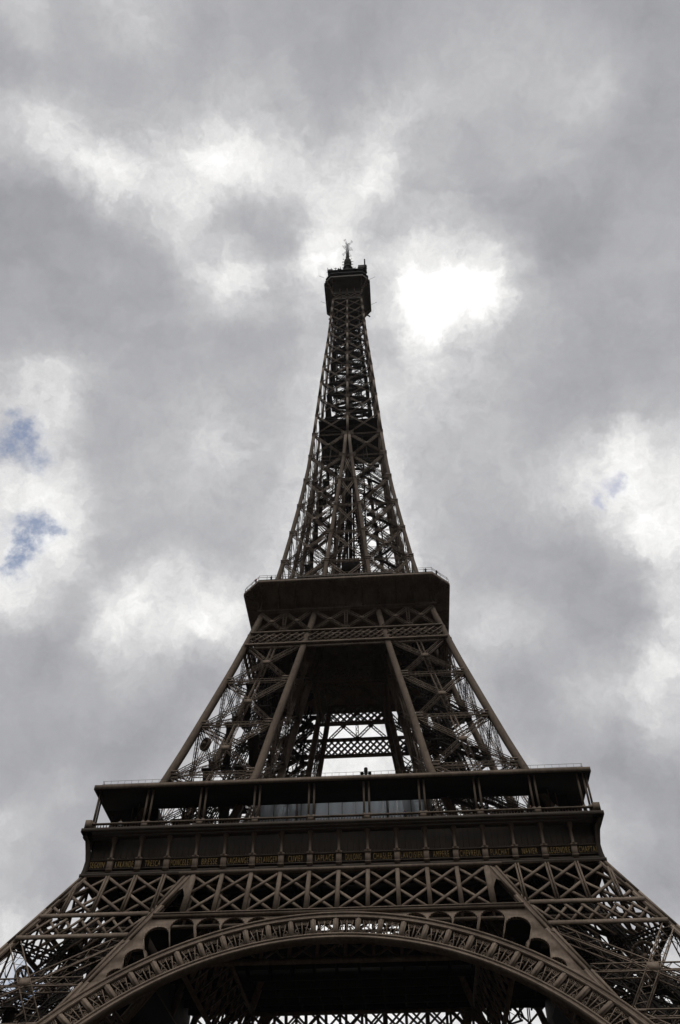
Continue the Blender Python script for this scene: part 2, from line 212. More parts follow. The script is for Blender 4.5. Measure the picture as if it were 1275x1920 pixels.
# ------------------------------------------------------------------ mesh helpers
def unit(v):
    v = np.asarray(v, float); return v/np.linalg.norm(v)
class MB:
    """collects bars, boxes and loose polygons; build() links them as ONE mesh object"""
    def __init__(s): s.b = []; s.v = []; s.f = []
    def bar(s, p, q, w, d=None, up=(0, 0, 1)):
        s.b.append((*p, *q, w, w if d is None else d, *up))
    def box(s, x0, x1, y0, y1, z0, z1):
        s.bar(((x0+x1)/2, (y0+y1)/2, z0), ((x0+x1)/2, (y0+y1)/2, z1), abs(x1-x0), abs(y1-y0), (0, 1, 0))
    def poly(s, verts, faces):
        o = len(s.v); s.v += [tuple(map(float, v)) for v in verts]; s.f += [tuple(i+o for i in f) for f in faces]
    def loft(s, rings, cap=True):
        n = len(rings[0]); vs = [p for r in rings for p in r]; fs = []
        for k in range(len(rings)-1):
            for i in range(n):
                j = (i+1) % n; fs.append((k*n+i, k*n+j, (k+1)*n+j, (k+1)*n+i))
        if cap: fs += [tuple(range(n))[::-1], tuple((len(rings)-1)*n+i for i in range(n))]
        s.poly(vs, fs)
    def lathe(s, c, prof, n=12):
        s.loft([[(c[0]+r*math.cos(2*math.pi*i/n), c[1]+r*math.sin(2*math.pi*i/n), c[2]+z) for i in range(n)] for r, z in prof])
    def tube(s, p, q, r, n=8, r2=None):
        a = unit(np.subtract(q, p)); u = unit(np.cross(a, (0, 0, 1) if abs(a[2]) < .9 else (1, 0, 0))); w = np.cross(a, u)
        r2 = r if r2 is None else r2
        s.loft([[np.asarray(c)+rr*(u*math.cos(2*math.pi*i/n)+w*math.sin(2*math.pi*i/n)) for i in range(n)] for c, rr in ((p, r), (q, r2))])
    def lat(s, p, q, n, w, d=0, ch=.14, lc=.08, pitch=None, cross=False):
        """lattice girder from p to q; n = normal of the face it lies in, w its width in the face, d its depth"""
        p = np.asarray(p, float); q = np.asarray(q, float); a = unit(q-p); sd = unit(np.cross(a, n)); nn = np.cross(sd, a)
        L = np.linalg.norm(q-p); k = max(2, int(round(L/(pitch or w))))
        for o in ((-d/2, d/2) if d else (0,)):
            for sg in (-1, 1): s.bar(p+sd*sg*w/2+nn*o, q+sd*sg*w/2+nn*o, ch, ch, nn)
            for i in range(k):
                for c in ((1, -1) if cross else ((1,) if (i % 2) else (-1,))):
                    s.bar(p+a*L*i/k-sd*c*w/2+nn*o, p+a*L*(i+1)/k+sd*c*w/2+nn*o, lc, .03, nn)
        if d:
            for sg in (-1, 1):
                for i in range(k):
                    c = 1 if i % 2 else -1
                    s.bar(p+a*L*i/k+sd*sg*w/2-nn*c*d/2, p+a*L*(i+1)/k+sd*sg*w/2+nn*c*d/2, .03, lc, nn)
    def build(s, name, m, parent=None):
        V0 = np.zeros((0, 3)); quads = np.zeros((0, 4), int)
        if s.b:
            B = np.array(s.b, float); P = B[:, :3]; Q = B[:, 3:6]; w = B[:, 6:7]/2; d = B[:, 7:8]/2; up = B[:, 8:11]
            a = Q-P; a /= np.maximum(np.linalg.norm(a, axis=1, keepdims=True), 1e-9)
            bad = np.abs((a*up).sum(1)/np.linalg.norm(up, axis=1)) > .995
            up = np.where(bad[:, None], np.array([[.31, .95, .02]]), up)
            sd = np.cross(a, up); sd /= np.linalg.norm(sd, axis=1, keepdims=True); nn = np.cross(sd, a)
            c = [(-1, -1), (1, -1), (1, 1), (-1, 1)]
            vs = [P+sd*w*x+nn*d*y for x, y in c]+[Q+sd*w*x+nn*d*y for x, y in c]
            V0 = np.stack(vs, 1).reshape(-1, 3)
            fq = np.array([(0, 1, 2, 3), (7, 6, 5, 4), (4, 5, 1, 0), (5, 6, 2, 1), (6, 7, 3, 2), (7, 4, 0, 3)])
            quads = (np.arange(len(B))[:, None, None]*8+fq[None]).reshape(-1, 4)
        nv = len(V0); allv = np.vstack([V0, np.array(s.v).reshape(-1, 3)]) if s.v else V0
        loops = list(quads.ravel()); tot = [4]*len(quads)
        ex = [i+nv for f in s.f for i in f]; tot += [len(f) for f in s.f]
        loops = np.concatenate([quads.ravel(), np.array(ex, int)]).astype(np.int32)
        tot = np.array(tot, np.int32); st = np.concatenate([[0], np.cumsum(tot)[:-1]]).astype(np.int32)
        me = bpy.data.meshes.new(name); me.vertices.add(len(allv)); me.vertices.foreach_set("co", allv.ravel())
        me.loops.add(len(loops)); me.loops.foreach_set("vertex_index", loops)
        me.polygons.add(len(tot)); me.polygons.foreach_set("loop_start", st); me.polygons.foreach_set("loop_total", tot)
        me.update(calc_edges=True); me.validate(); me.materials.append(m)
        o = bpy.data.objects.new(name, me); COL.objects.link(o)
        if parent: o.parent = parent
        return o
def tree_copies(o, k0=1, k1=4, rear_dz=0.0):
    """the part and its sub-parts again on the other sides of the tower"""
    for k in range(k0, k1):
        c = o.copy(); COL.objects.link(c); c.parent = o.parent; c.rotation_euler = (0, 0, k*math.pi/2)
        if k == 2: c.location.z = rear_dz
        for ch in list(o.children):
            g = ch.copy(); COL.objects.link(g); g.parent = c
def tag(o, label, cat, group=None, kind=None):
    if label: o["label"] = label
    if cat: o["category"] = cat
    if group: o["group"] = group
    if kind: o["kind"] = kind

# ------------------------------------------------------------------ ground
def ground():
    n = 80; ext = 6000
    xs = np.sign(np.linspace(-1, 1, n))*np.abs(np.linspace(-1, 1, n))**3*ext
    vs = [(x, y, 0) for y in xs for x in xs]
    fs = [(j*n+i, j*n+i+1, (j+1)*n+i+1, (j+1)*n+i) for j in range(n-1) for i in range(n-1)]
    g = MB(); g.poly(vs, fs)
    o = g.build("ground", mat("esplanade_gravel", (.035, .031, .027), rough=.95, scale=.15, streak=False)); o["kind"] = "structure"
ground()

# ------------------------------------------------------------------ tower profile (half widths in metres against height)
ZH = np.array([(0, 60.5), (4, 58.4), (40.5, 39.5), (44.6, 37.45), (47.6, 35.9), (50, 34.7), (54, 32.8), (57.4, 31.3), (62, 29.8), (68.25, 27.95),
  (75.9, 25.85), (82.4, 24.2), (88.3, 22.7), (95, 21.0), (103, 19.15), (106, 18.45), (112, 17.05), (117, 16.05), (125, 14.72), (136.7, 13.35),
  (141, 12.85), (153, 11.55), (166, 10.4), (180, 9.55), (196, 8.75), (214, 7.9), (239.5, 6.45), (252.5, 5.95), (266.5, 5.3), (276, 4.9)])
ZI = np.array([(0, 45.5), (4, 43.4), (40.5, 24.5), (50, 19.7), (57.4, 16.3), (68.3, 12.9), (80.5, 10.95), (91, 9.1), (100.6, 7.44), (105, 6.65), (111, 5.7),
  (117, 4.9), (128.3, 4.0), (138.6, 3.25), (149.4, 2.45), (160, 1.5), (171, .6), (182, 0.0)])
def h(z): return float(np.interp(z, ZH[:, 0], ZH[:, 1]))
def hi(z): return float(np.interp(z, ZI[:, 0], ZI[:, 1]))

tower = bpy.data.objects.new("lattice_tower", None); COL.objects.link(tower); tower.empty_display_size = 5
tag(tower, "tall brown iron lattice tower on arched legs under a cloudy sky", "tower")

def corners(z, w):
    a, b = h(z)-w/2, hi(z)+w/2
    return [V(a, -a, z), V(b, -a, z), V(b, -b, z), V(a, -b, z)]
FN = [V(0, -1, 0), V(-1, 0, 0), V(0, 1, 0), V(1, 0, 0)]          # faces AB, BC, CD, DA of the right front pillar

def chords(parent, zs, w, flange=False):
    for i in range(4):
        mb = MB(); chord(mb, i, zs, w, flange); mb.build("corner_girder", PAINT, parent)
def chord(mb, k, zs, w, flange):
    for i in (k,): mb.loft([[corners(z, w)[i]+V(x*w/2, y*w/2, 0) for x, y in ((-1, -1), (1, -1), (1, 1), (-1, 1))] for z in zs])
    for z0, z1 in zip(zs[:-1], zs[1:]):
        A, B = corners(z0, w), corners(z1, w)
        for i in (k,):
            if flange:                                     # raised edge strips of the riveted box
                for ax in (0, 1):
                    for sg in (-1, 1):
                        off = V(0, 0, 0); off[ax] = sg*(w/2-.13)
                        nrm = V(0, 0, 0); nrm[1-ax] = 1
                        for s2 in (-1, 1):
                            o2 = off+nrm*s2*(w/2+.05)
                            mb.bar(A[i]+o2, B[i]+o2, .26 if ax == 0 else .14, .14 if ax == 0 else .26, (0, 1, 0))
def gusset(mb, p, ax, w, hgt, n, k=3):
    for i in range(k):
        z = (i-(k-1)/2)*hgt/k*1.25
        mb.bar(p-ax*w/2+V(0, 0, z), p+ax*w/2+V(0, 0, z), hgt/k*.62, .10, n)

def pillar_bracing(zs, w, fi, bw, bd, vert=True, horiz=True, mid=False, ch=.15, lc=.09, gus=True, cross=False):
    """one face's lattice bracing of the right front pillar"""
    mb = MB(); n = FN[fi]
    for z0, z1 in zip(zs[:-1], zs[1:]):
        A, B = corners(z0, w), corners(z1, w); i, j = fi, (fi+1) % 4
        e = unit(A[j]-A[i])
        p0, p1 = A[i]+e*w/2, A[j]-e*w/2; q0, q1 = B[i]+e*w/2, B[j]-e*w/2
        nn = unit(np.cross(p1-p0, q0-p0));  nn = nn if nn@n > 0 else -nn
        sh = -nn*(w/2-bd/2-.05)*0
        mb.lat(p0+sh, q1+sh, nn, bw, bd, ch, lc, cross=cross); mb.lat(p1+sh, q0+sh, nn, bw, bd, ch, lc, cross=cross)
        c = (p0+p1+q0+q1)/4; m0, m1 = (p0+p1)/2, (q0+q1)/2
        if vert: mb.lat(m0+sh, m1+sh, nn, bw, bd, ch, lc, cross=cross)
        if horiz:
            mb.lat(p0+V(0, 0, .1), p1+V(0, 0, .1), nn, bw*.9, bd, ch, lc, cross=cross)
        if mid:
            u = (p0+q0)/2; v = (p1+q1)/2; mb.lat(u, v, nn, bw*.9, bd, ch, lc, cross=cross)
        mb.bar(c-e*.62+nn*(bd/2+.08), c+e*.62+nn*(bd/2+.08), 1.0, .05, nn)
        if gus:
            for p, sg in ((p0, 1), (p1, -1)):
                gusset(mb, p+e*sg*.5+nn*(w/2-.1), e, 1.2, 1.3, nn)
    return mb

def flights(mb, zs, f, wid):
    """stairs and landings zigzagging inside a pillar"""
    for k, (z0, z1) in enumerate(zip(zs[:-1], zs[1:])):
        a, b = corners(z0, 1), corners(z1, 1)
        t0, t1 = (.25, .75) if k % 2 else (.75, .25)
        P = lambda c, t: (c[0]*(1-t)+c[1]*t)*(1-f)+(c[3]*(1-t)+c[2]*t)*f
        p, q = P(a, t0), P(b, t1)
        mb.bar(p, q, wid, .15, (0, 0, 1))
        sd = unit(np.cross(q-p, (0, 0, 1)))
        for sg in (-1, 1):
            mb.bar(p+sd*sg*wid/2+V(0, 0, 1), q+sd*sg*wid/2+V(0, 0, 1), .06)
            for t in np.linspace(0, 1, 8): mb.bar(p+(q-p)*t+sd*sg*wid/2, p+(q-p)*t+sd*sg*wid/2+V(0, 0, 1), .05)
        mb.bar(q-V(wid*.8, 0, 0), q+V(wid*.8, 0, 0), wid*1.3, .2, (0, 0, 1))
def lift_track(mb, zs, fx, fy, gauge, w, deck=0):
    def P(z, s):
        c = corners(z, 1); p = (c[0]*(1-fx)+c[1]*fx)*(1-fy)+(c[3]*(1-fx)+c[2]*fx)*fy
        return p+V(s*gauge/2*.7071, s*gauge/2*.7071, 0)
    for z0, z1 in zip(zs[:-1], zs[1:]):
        for s in (-1, 1):
            mb.lat(P(z0, s), P(z1, s), V(-.7, -.7, 0), w, .0, .16, .1, cross=True)
            mb.lat(P(z0, s), P(z1, s), V(-.7, .7, 0), w, .0, .16, .1, cross=True)
        if deck: mb.bar(P(z0, 0), P(z1, 0), deck, .2, (.5, -.5, .7))
        k = 4
        for i in range(k):
            z = z0+(z1-z0)*i/k; mb.bar(P(z, -1), P(z, 1), .22, .3)
            mb.bar(P(z, -1), P(z+(z1-z0)/k, 1), .1, .1)

# ---------------------------------------------------------------- lower pillars
ZL = [4, 8, 19, 30, 41, 51.2]
m = MB()
for z in (12, 21, 30, 35.5, 41):                                   # horizontal frames inside the pillar
    c = corners(z, .95)
    m.lat(c[0], c[2], V(0, 0, 1), 1, .8, .16, .09); m.lat(c[1], c[3], V(0, 0, 1), 1, .8, .16, .09)
for z0, z1 in ((12, 21), (21, 30), (30, 35.5), (35.5, 41)): m.bar(sum(corners(z0, 1))/4, sum(corners(z1, 1))/4, .3)
low = m.build("lower_pillar", INNER_SHADE, tower)
chords(low, [3.5, 12, 21, 30, 35.5, 41, 46, 51.2], .95, True)
for fi in range(4):
    b = pillar_bracing(ZL[:5], .95, fi, 1.25, .9, vert=False, mid=True, ch=.13 if fi in (0, 3) else .2, lc=.06 if fi in (0, 3) else .12, cross=fi in (1, 2))
    b.build("bracing", PAINT, low)
m = MB()
lift_track(m, [4, 13, 22, 31, 40, 50], .5, .5, 4.2, 1.4, 3.0); lift_track(m, [4, 13, 22, 31, 40, 50], .3, .3, 3, .9, 1.6)
m.build("lift_track", INNER_SHADE, low)
m = MB(); flights(m, [4, 8, 12, 16, 20, 24, 28, 32, 36, 40, 44, 48, 52], .75, 1.6); flights(m, [22, 26, 30, 34, 38, 42, 46, 50], .4, 1.2); m.build("staircase", INNER_SHADE, low)
m = MB()
for c in corners(0, .95):
    m.loft([[(c[0]+s*x, c[1]+s*y, z) for x, y in ((-1, -1), (1, -1), (1, 1), (-1, 1))] for s, z in ((4.2, 0), (4.0, .6), (3.2, .8), (2.2, 4.4))])
c = corners(0, .95); m.box(c[1][0]-4, c[0][0]+4, c[0][1]-4, c[2][1]+4, 0, .4); m.build("masonry_base", STONE, low)
def wheel(c, ax, r, name, parent):
    m = MB(); ax = unit(ax); u = unit(np.cross(ax, (0, 0, 1))); w = np.cross(ax, u); n = 20
    P = lambda t, rr: np.asarray(c)+rr*(u*math.cos(t)+w*math.sin(t))
    for i in range(n): m.bar(P(2*math.pi*i/n, r), P(2*math.pi*(i+1)/n, r), .28, .5, ax)
    for i in range(8): m.bar(np.asarray(c), P(2*math.pi*i/8, r), .16, .2, ax)
    m.tube(np.asarray(c)-ax*.5, np.asarray(c)+ax*.5, .35)
    return m.build(name, PAINT, parent)
wheel((35.2, -37.6, 38.3), (.35, 1, .2), 1.5, "pulley_wheel", low)
tree_copies(low)

# ---------------------------------------------------------------- first floor girder, arch (one side, then copied round)
def FP(x, z, off=0.0, inner=False):                                  # point on the leaning front plane, off metres outwards
    y = -(hi(z) if inner else h(z)); n = V(0, -.891, .4546)
    return V(x, y, z)+n*off
NF = V(0, -.891, .4546)
def stacked_x(mb, xs, z0, z1, post, xw, off, inner=False, xlim=None, dbl=False, d=.25):
    for x in xs:
        if dbl:
            for s in (-1, 1): mb.bar(FP(x+s*.17, z0, off, inner), FP(x+s*.17, z1, off, inner), .2, d+.12, NF)
            mb.bar(FP(x, z0, off-.05, inner), FP(x, z1, off-.05, inner), .3, d*.5, NF)
        else: mb.bar(FP(x, z0, off, inner), FP(x, z1, off, inner), post, d+.1, NF)
    zm = (z0+z1)/2
    for a, b in zip(xs[:-1], xs[1:]):
        for u, v in ((z0, zm), (zm, z1)):
            mb.bar(FP(a, u, off-.02, inner), FP(b, v, off-.02, inner), xw, d*.7, NF); mb.bar(FP(b, u, off-.14, inner), FP(a, v, off-.14, inner), xw, d*.7, NF)
PX = 3.8
g = MB()
xs = [PX*i for i in range(-5, 6)]
stacked_x(g, xs, 44.5, 50.9, .52, .36, 0)
g.bar(FP(-21, 51.1, .05), FP(21, 51.1, .05), .5, .5, NF)
g.bar(FP(-22.5, 44.25, .1), FP(22.5, 44.25, .1), .5, .4, NF); g.bar(FP(-22.5, 44.42, .32), FP(22.5, 44.42, .32), .14, .2, NF)
# rear layer of the same box girder, seen through it
for x in xs: g.bar(FP(x, 44.5, -1.6), FP(x, 50.9, -1.6), .3, .2, NF)
g.bar(FP(-21, 51.0, -1.6), FP(21, 51.0, -1.6), .4, .3, NF); g.bar(FP(-22, 44.3, -1.6), FP(22, 44.3, -1.6), .4, .3, NF)
girder = g.build("main_girder", PAINT, tower)
for s in (-1, 1):                                                    # over the pillars
    g = MB()
    xp = [s*x for x in (19.1, 22.9, 26.7, 30.45, 34.25)]
    def clipseg(a, za, b, zb, w, off, d):
        pa, pb = V(a, za), V(b, zb); k = 24; run = []
        for i in range(k+1):
            q = pa+(pb-pa)*i/k
            if hi(q[1])+.75 < abs(q[0]) < h(q[1])-.6: run.append(q)
        if len(run) > 1: g.bar(FP(run[0][0], run[0][1], off), FP(run[-1][0], run[-1][1], off), w, d, NF)
    for x in xp[1:]:
        for t in (-.17, .17): clipseg(x+t, 45.0, x+t, 51.0, .2, .05, .34)
    zm = 48.0
    for a, b in zip(xp+[], xp[1:]+[s*38.0]):
        for u, v in ((45, zm), (zm, 51)):
            clipseg(a, u, b, v, .36, .0, .18); clipseg(b, u, a, v, .36, -.14, .18)
    clipseg(s*15.3, 45, s*19.1, 48, .36, 0, .18)
    for i in range(-2, 12):
        x = s*(21.5+1.95*i); clipseg(x, 44.4, x+s*2.3, 41.9, .3, .0, .16); clipseg(x+s*2.3, 44.4, x, 41.9, .3, -.12, .16)
    for z, hw in ((51.15, .42), (44.75, .62), (41.65, .62)):
        g.bar(FP(s*(hi(z)+.9), z, .12), FP(s*(h(z)-.5), z, .12), hw, .14, NF)
    g.bar(FP(s*(hi(44)+.9), 43.9, -1.2), FP(s*(h(44)-1.5), 43.9, -1.2), .25, .3, NF)
    for i in range(0, 8):
        x = s*(22.5+1.95*i); 
        if hi(42) < abs(x)-.5 and abs(x)+2.4 < h(43): g.bar(FP(x, 44.3, -2.0), FP(x+s*2.3, 41.9, -2.0), .25, .14, NF)
    g.build("girder_wing", PAINT, girder)
tree_copies(girder, rear_dz=5.8)
g = MB()
xs2 = [PX*i for i in range(-5, 6)]
stacked_x(g, xs2, 44.5, 50.9, .45, .36, 0, inner=True)
g.bar(FP(-20, 51.1, 0, True), FP(20, 51.1, 0, True), .6, .5, NF); g.bar(FP(-22, 44.3, 0, True), FP(22, 44.3, 0, True), .6, .5, NF)
ig = g.build("inner_girder", PAINT, tower); tree_copies(ig)
for k in (1, 3):                                                     # dark sheets added behind the side girders to shut out sky
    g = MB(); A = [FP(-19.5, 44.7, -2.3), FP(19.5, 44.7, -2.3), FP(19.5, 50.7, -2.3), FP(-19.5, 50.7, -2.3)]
    g.loft([A, [p-NF*.12 for p in A]]); o = g.build("sky_gap_blocker", DARK, tower); o.rotation_euler.z = k*math.pi/2


# arch: concentric rings on the leaning plane
SL = 1.122; R0 = 35.5; SC = 40.35*SL-R0
def AP(r, t, off=0.0):
    return FP(r*math.sin(t), (SC+r*math.cos(t))/SL, off)
def arc_end(r):
    t = .3
    while r*math.sin(t) < hi((SC+r*math.cos(t))/SL)+.3: t += .004
    return t
def ring(mb, r0, r1, o0, o1, t1, n=96):
    """solid curved strip between radii r0..r1, offsets o0..o1"""
    rings = []
    for i in range(n+1):
        t = -t1+2*t1*i/n
        rings.append([AP(r0, t, o0), AP(r1, t, o0), AP(r1, t, o1), AP(r0, t, o1)])
    mb.loft(rings)
a = MB()
te = arc_end(37.5)
ring(a, R0, R0+.62, -.55, .22, te); ring(a, R0-.06, R0+.16, -.6, .36, te); ring(a, R0+.50, R0+.72, -.3, .32, te)
ring(a, 38.75, 39.40, -.5, .22, te-.02); ring(a, 39.28, 39.5, -.5, .36, te-.02); ring(a, 38.65, 38.85, -.3, .32, te-.02)
arch = a.build("arch", PAINT, tower)
DT = R(4.03); K = min(12, int(te/DT))
for k in range(-K, K+1):
    a = MB(); t = k*DT; a.bar(AP(36.2, t, .05), AP(38.7, t, .05), .62, .3, NF); a.bar(AP(36.2, t, .12), AP(38.7, t, .12), .3, .3, NF)
    a.build("arch_post", PAINT, arch)
a = MB()
def circ(c_r, c_t, rad, a0, a1, n=12, w=.075):
    P = lambda b: AP(c_r+rad*math.sin(b), c_t+rad*math.cos(b)/c_r, 0)
    for i in range(n):
        b0 = a0+(a1-a0)*i/n; b1 = a0+(a1-a0)*(i+1)/n; a.bar(P(b0), P(b1), w, .12, NF)
for k in range(-K-1, K+1):
    t = (k+.5)*DT
    if abs(t) > te-.02: continue
    for dx in (-.83, 0, .83):
        a.bar(AP(36.25, t+dx*.30/36.3, 0), AP(38.72, t+dx/38.5, 0), .115, .12, NF)
    for sg in (-1, 1):
        circ(38.3, t+sg*.44/38.3, .33, 0, 2*math.pi, 12, .075); circ(38.3, t+sg*.44/38.3, .15, 0, 2*math.pi, 8, .08)
        circ(36.6, t+sg*.70/36.6, .30, 0, 2*math.pi, 12, .075); circ(36.6, t+sg*.70/36.6, .12, 0, 2*math.pi, 6, .08)
        circ(37.0, t+sg*.3/37, .55, math.pi*(.5 if sg > 0 else .5), math.pi*(0 if sg > 0 else 1), 6, .08)
a.build("arch_scrollwork", PAINT, arch)
# spandrel plates with round headed openings
HOLES = [(-9.75, 43.82, -9.47, 42.75, 2.55), (-12.65, 43.85, -12.2, 41.95, 2.62), (-15.75, 43.9, -14.95, 41.15, 2.62), (-18.95, 43.95, -17.6, 39.75, 2.66),
         (-21.75, 42.75, -20.2, 38.55, 2.75), (-23.35, 39.75, -22.3, 36.9, 2.45), (-24.75, 37.2, -24.2, 35.3, 1.9)]
def in_arch_r(x, z): return math.hypot(x, z*SL-SC)
for s in (-1, 1):
    outer = [(0, 44.2), (-hi(44.2)-.3, 44.2)]
    z = 43.0
    while in_arch_r(-hi(z)-.3, z) > 39.45 and z > 20: outer.append((-hi(z)-.3, z)); z -= .5
    t = math.atan2(hi(z), z*SL-SC)
    for i in range(60):
        tt = t*(1-i/60); outer.append((-39.38*math.sin(tt), (SC+39.38*math.cos(tt))/SL))
    holes = []
    for xt, zt, xb, zb, w in HOLES:
        top = V(xt, zt*SL); bot = V(xb, zb*SL); ax = unit(top-bot); sd = V(-ax[1], ax[0]); r = w/2+.11
        c = top-ax*r; L = np.linalg.norm(c-bot); P = []
        for i in range(13):
            b = math.pi*i/12; P.append(c+sd*r*math.cos(b)+ax*r*math.sin(b))
        for i in range(9):                                          # foot of the opening follows the ring
            P.append(bot-sd*r*(1-i/4))
        q = []
        for p in P:
            x, zz = p[0], p[1]/SL; rr = in_arch_r(x, zz)
            if rr < 39.75: f = 39.75/rr; x *= f; zz = (SC+(zz*SL-SC)*f)/SL
            if abs(x) > hi(zz)-.35: x = -(hi(zz)-.35)
            if not q or abs(q[-1][0]-x)+abs(q[-1][1]-zz) > .03: q.append((x, zz))
        if abs(q[0][0]-q[-1][0])+abs(q[0][1]-q[-1][1]) < .03: q.pop()
        holes.append(q)
    polys = [outer]+holes
    flat = [p for q in polys for p in q]
    tri = tessellate_polygon([[Vector((x, z*SL, 0)) for x, z in q] for q in polys])
    m = MB(); N = len(flat)
    vs = [FP(-s*x, z, .0) for x, z in flat]+[FP(-s*x, z, -.35) for x, z in flat]
    fs = [tuple(f) for f in tri]+[tuple(i+N for i in f)[::-1] for f in tri]; o = 0
    for q in polys:
        n = len(q)
        for i in range(n): j = (i+1) % n; fs.append((o+i, o+j, N+o+j, N+o+i))
        o += n
    m.poly(vs, fs)
    for q in holes:                                                 # flange round each opening
        for u, v in zip(q, q[1:]+q[:1]): m.bar(FP(-s*u[0], u[1], -.15), FP(-s*v[0], v[1], -.06), .09, .24, NF)
    m.bar(FP(s*19.0, 45, 0.02), FP(s*19.0, 50.5, .02), .75, .34, NF)
    # webbed corner next to the pillar
    A, B, C = (19.4, 50.3), (19.4, 45.0), (hi(45)+.2, 45.0)
    m.poly([FP(s*19.3, 51, 0), FP(s*19.3, 49.3, 0), FP(s*(hi(47.0)+.3), 47.4, 0), FP(s*(hi(50.8)+.3), 51, 0)], [(0, 1, 2, 3)])
    m.poly([FP(s*19.3, 49.4, -.02), FP(s*20.0, 48.9, -.02), FP(s*19.6, 48.0, -.02), FP(s*19.3, 47, -.02)], [(0, 1, 2, 3)])
    sp = m.build("spandrel_plate", PAINT, arch)
tree_copies(arch, rear_dz=5.8)

# ---------------------------------------------------------------- first floor
m = MB()
def ring_slab(mb, o, i, z0, z1):
    mb.box(-o, o, -o, -i, z0, z1); mb.box(-o, o, i, o, z0, z1); mb.box(-o, -i, -i+.01, i-.01, z0, z1); mb.box(i, o, -i+.01, i-.01, z0, z1)
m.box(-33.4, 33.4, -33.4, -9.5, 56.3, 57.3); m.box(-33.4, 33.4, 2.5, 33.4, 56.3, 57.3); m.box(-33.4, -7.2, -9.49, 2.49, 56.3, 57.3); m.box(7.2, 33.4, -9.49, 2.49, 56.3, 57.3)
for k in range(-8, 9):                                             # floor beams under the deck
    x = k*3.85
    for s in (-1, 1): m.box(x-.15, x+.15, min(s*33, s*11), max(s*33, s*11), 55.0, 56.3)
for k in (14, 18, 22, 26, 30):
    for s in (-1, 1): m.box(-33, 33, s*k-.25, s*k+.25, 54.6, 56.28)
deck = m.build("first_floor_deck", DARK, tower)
m = MB()
m.lat(V(-7.2, -3.5, 56.2), V(7.2, -3.5, 56.2), V(0, 1, 0), 1.4, .6, .2, .12); m.lat(V(-2.5, -9.5, 56.2), V(-2.5, 2.5, 56.2), V(1, 0, 0), 1.4, .6, .2, .12)
m.build("well_beam", PAINT, deck)
CW = 3.83                                                           # panel width of the frieze
m = MB()
E_ = 33.75
m.box(-E_, E_, -E_, -E_+.3, 50.9, 57.0)                                # panel wall
m.box(-34.35, 34.35, -34.38, -E_+.01, 51.05, 51.45); m.box(-34.2, 34.2, -34.2, -E_+.02, 51.45, 51.75)   # foot moulding
m.box(-E_-.05, E_+.05, -33.95, -E_+.03, 52.15, 52.3); m.box(-E_-.05, E_+.05, -33.98, -E_+.04, 53.35, 53.52)
for i in range(200):                                                # fringe over the names
    x = -34+i*.342; m.box(x-.06, x+.06, -33.93, -E_+.05, 53.52, 53.72)
for i in range(-9, 9):
    for f in (.3, .5, .7): x = (i+f)*CW; m.box(x-.025, x+.025, -E_-.03, -E_+.05, 53.72, 56.6)
m.box(-35.25, 35.25, -35.27, -E_+.06, 56.86, 57.4); m.box(-35.05, 35.05, -35.05, -E_+.07, 56.6, 56.86); m.box(-34.6, 34.6, -34.62, -E_+.08, 56.35, 56.6)
# flared corner bracket below the frieze end, down to the pillar
frieze = m.build("name_frieze", PANEL, tower)
m = MB()
prof = [(0, 51.4, .34), (0, 53.2, .34), (0, 53.25, .42), (0, 53.5, .42), (0, 53.55, .24), (0, 55.2, .2), (0, 55.8, .26), (0, 56.0, .42), (0, 56.4, .46), (0, 56.62, .36)]
m.box(-.36, .36, -34.3, -33.6, 51.45, 53.3); m.box(-.44, .44, -34.38, -33.6, 53.25, 53.5); m.box(-.40, .40, -34.33, -33.6, 51.9, 52.1)
m.lathe((0, -34.2, 53.5), [(.26, 0), (.26, .12), (.20, .2), (.185, 1.9), (.24, 1.95), (.24, 2.05), (.30, 2.2), (.40, 2.45), (.42, 2.75), (.33, 3.0), (.36, 3.1)], 14)
m.box(-.2, .2, -34.05, -33.6, 53.5, 56.6)
con = m.build("console", PAINT, frieze)
for k in range(-8, 9):
    if k == -8: con.location.x = k*CW
    else:
        c = con.copy(); COL.objects.link(c); c.parent = frieze; c.location.x = k*CW
m = MB()
pr = [(33.9, 57), (35.2, 57.15), (34.95, 56.55), (34.92, 56.2), (34.6, 55.95), (34.28, 54.4), (34.1, 53.3), (34.16, 52.2), (34.34, 51.0), (34.7, 50.0), (35.25, 49.0), (36.0, 47.6)]
m.loft([[(-a, -a, z), (-a, -a+.6, z), (-a+.6, -a+.6, z), (-a+.6, -a, z)] for a, z in pr[1:]])
m.build("corner_console", PANEL, frieze)
NAMES = ["SEGUIN", "LALANDE", "TRESCA", "PONCELET", "BRESSE", "LAGRANGE", "BELANGER", "CUVIER", "LAPLACE", "DULONG", "CHASLES", "LAVOISIER", "AMPERE", "CHEVREUL", "FLACHAT", "NAVIER", "LEGENDRE", "CHAPTAL"]
dg = bpy.context.evaluated_depsgraph_get
letters = []
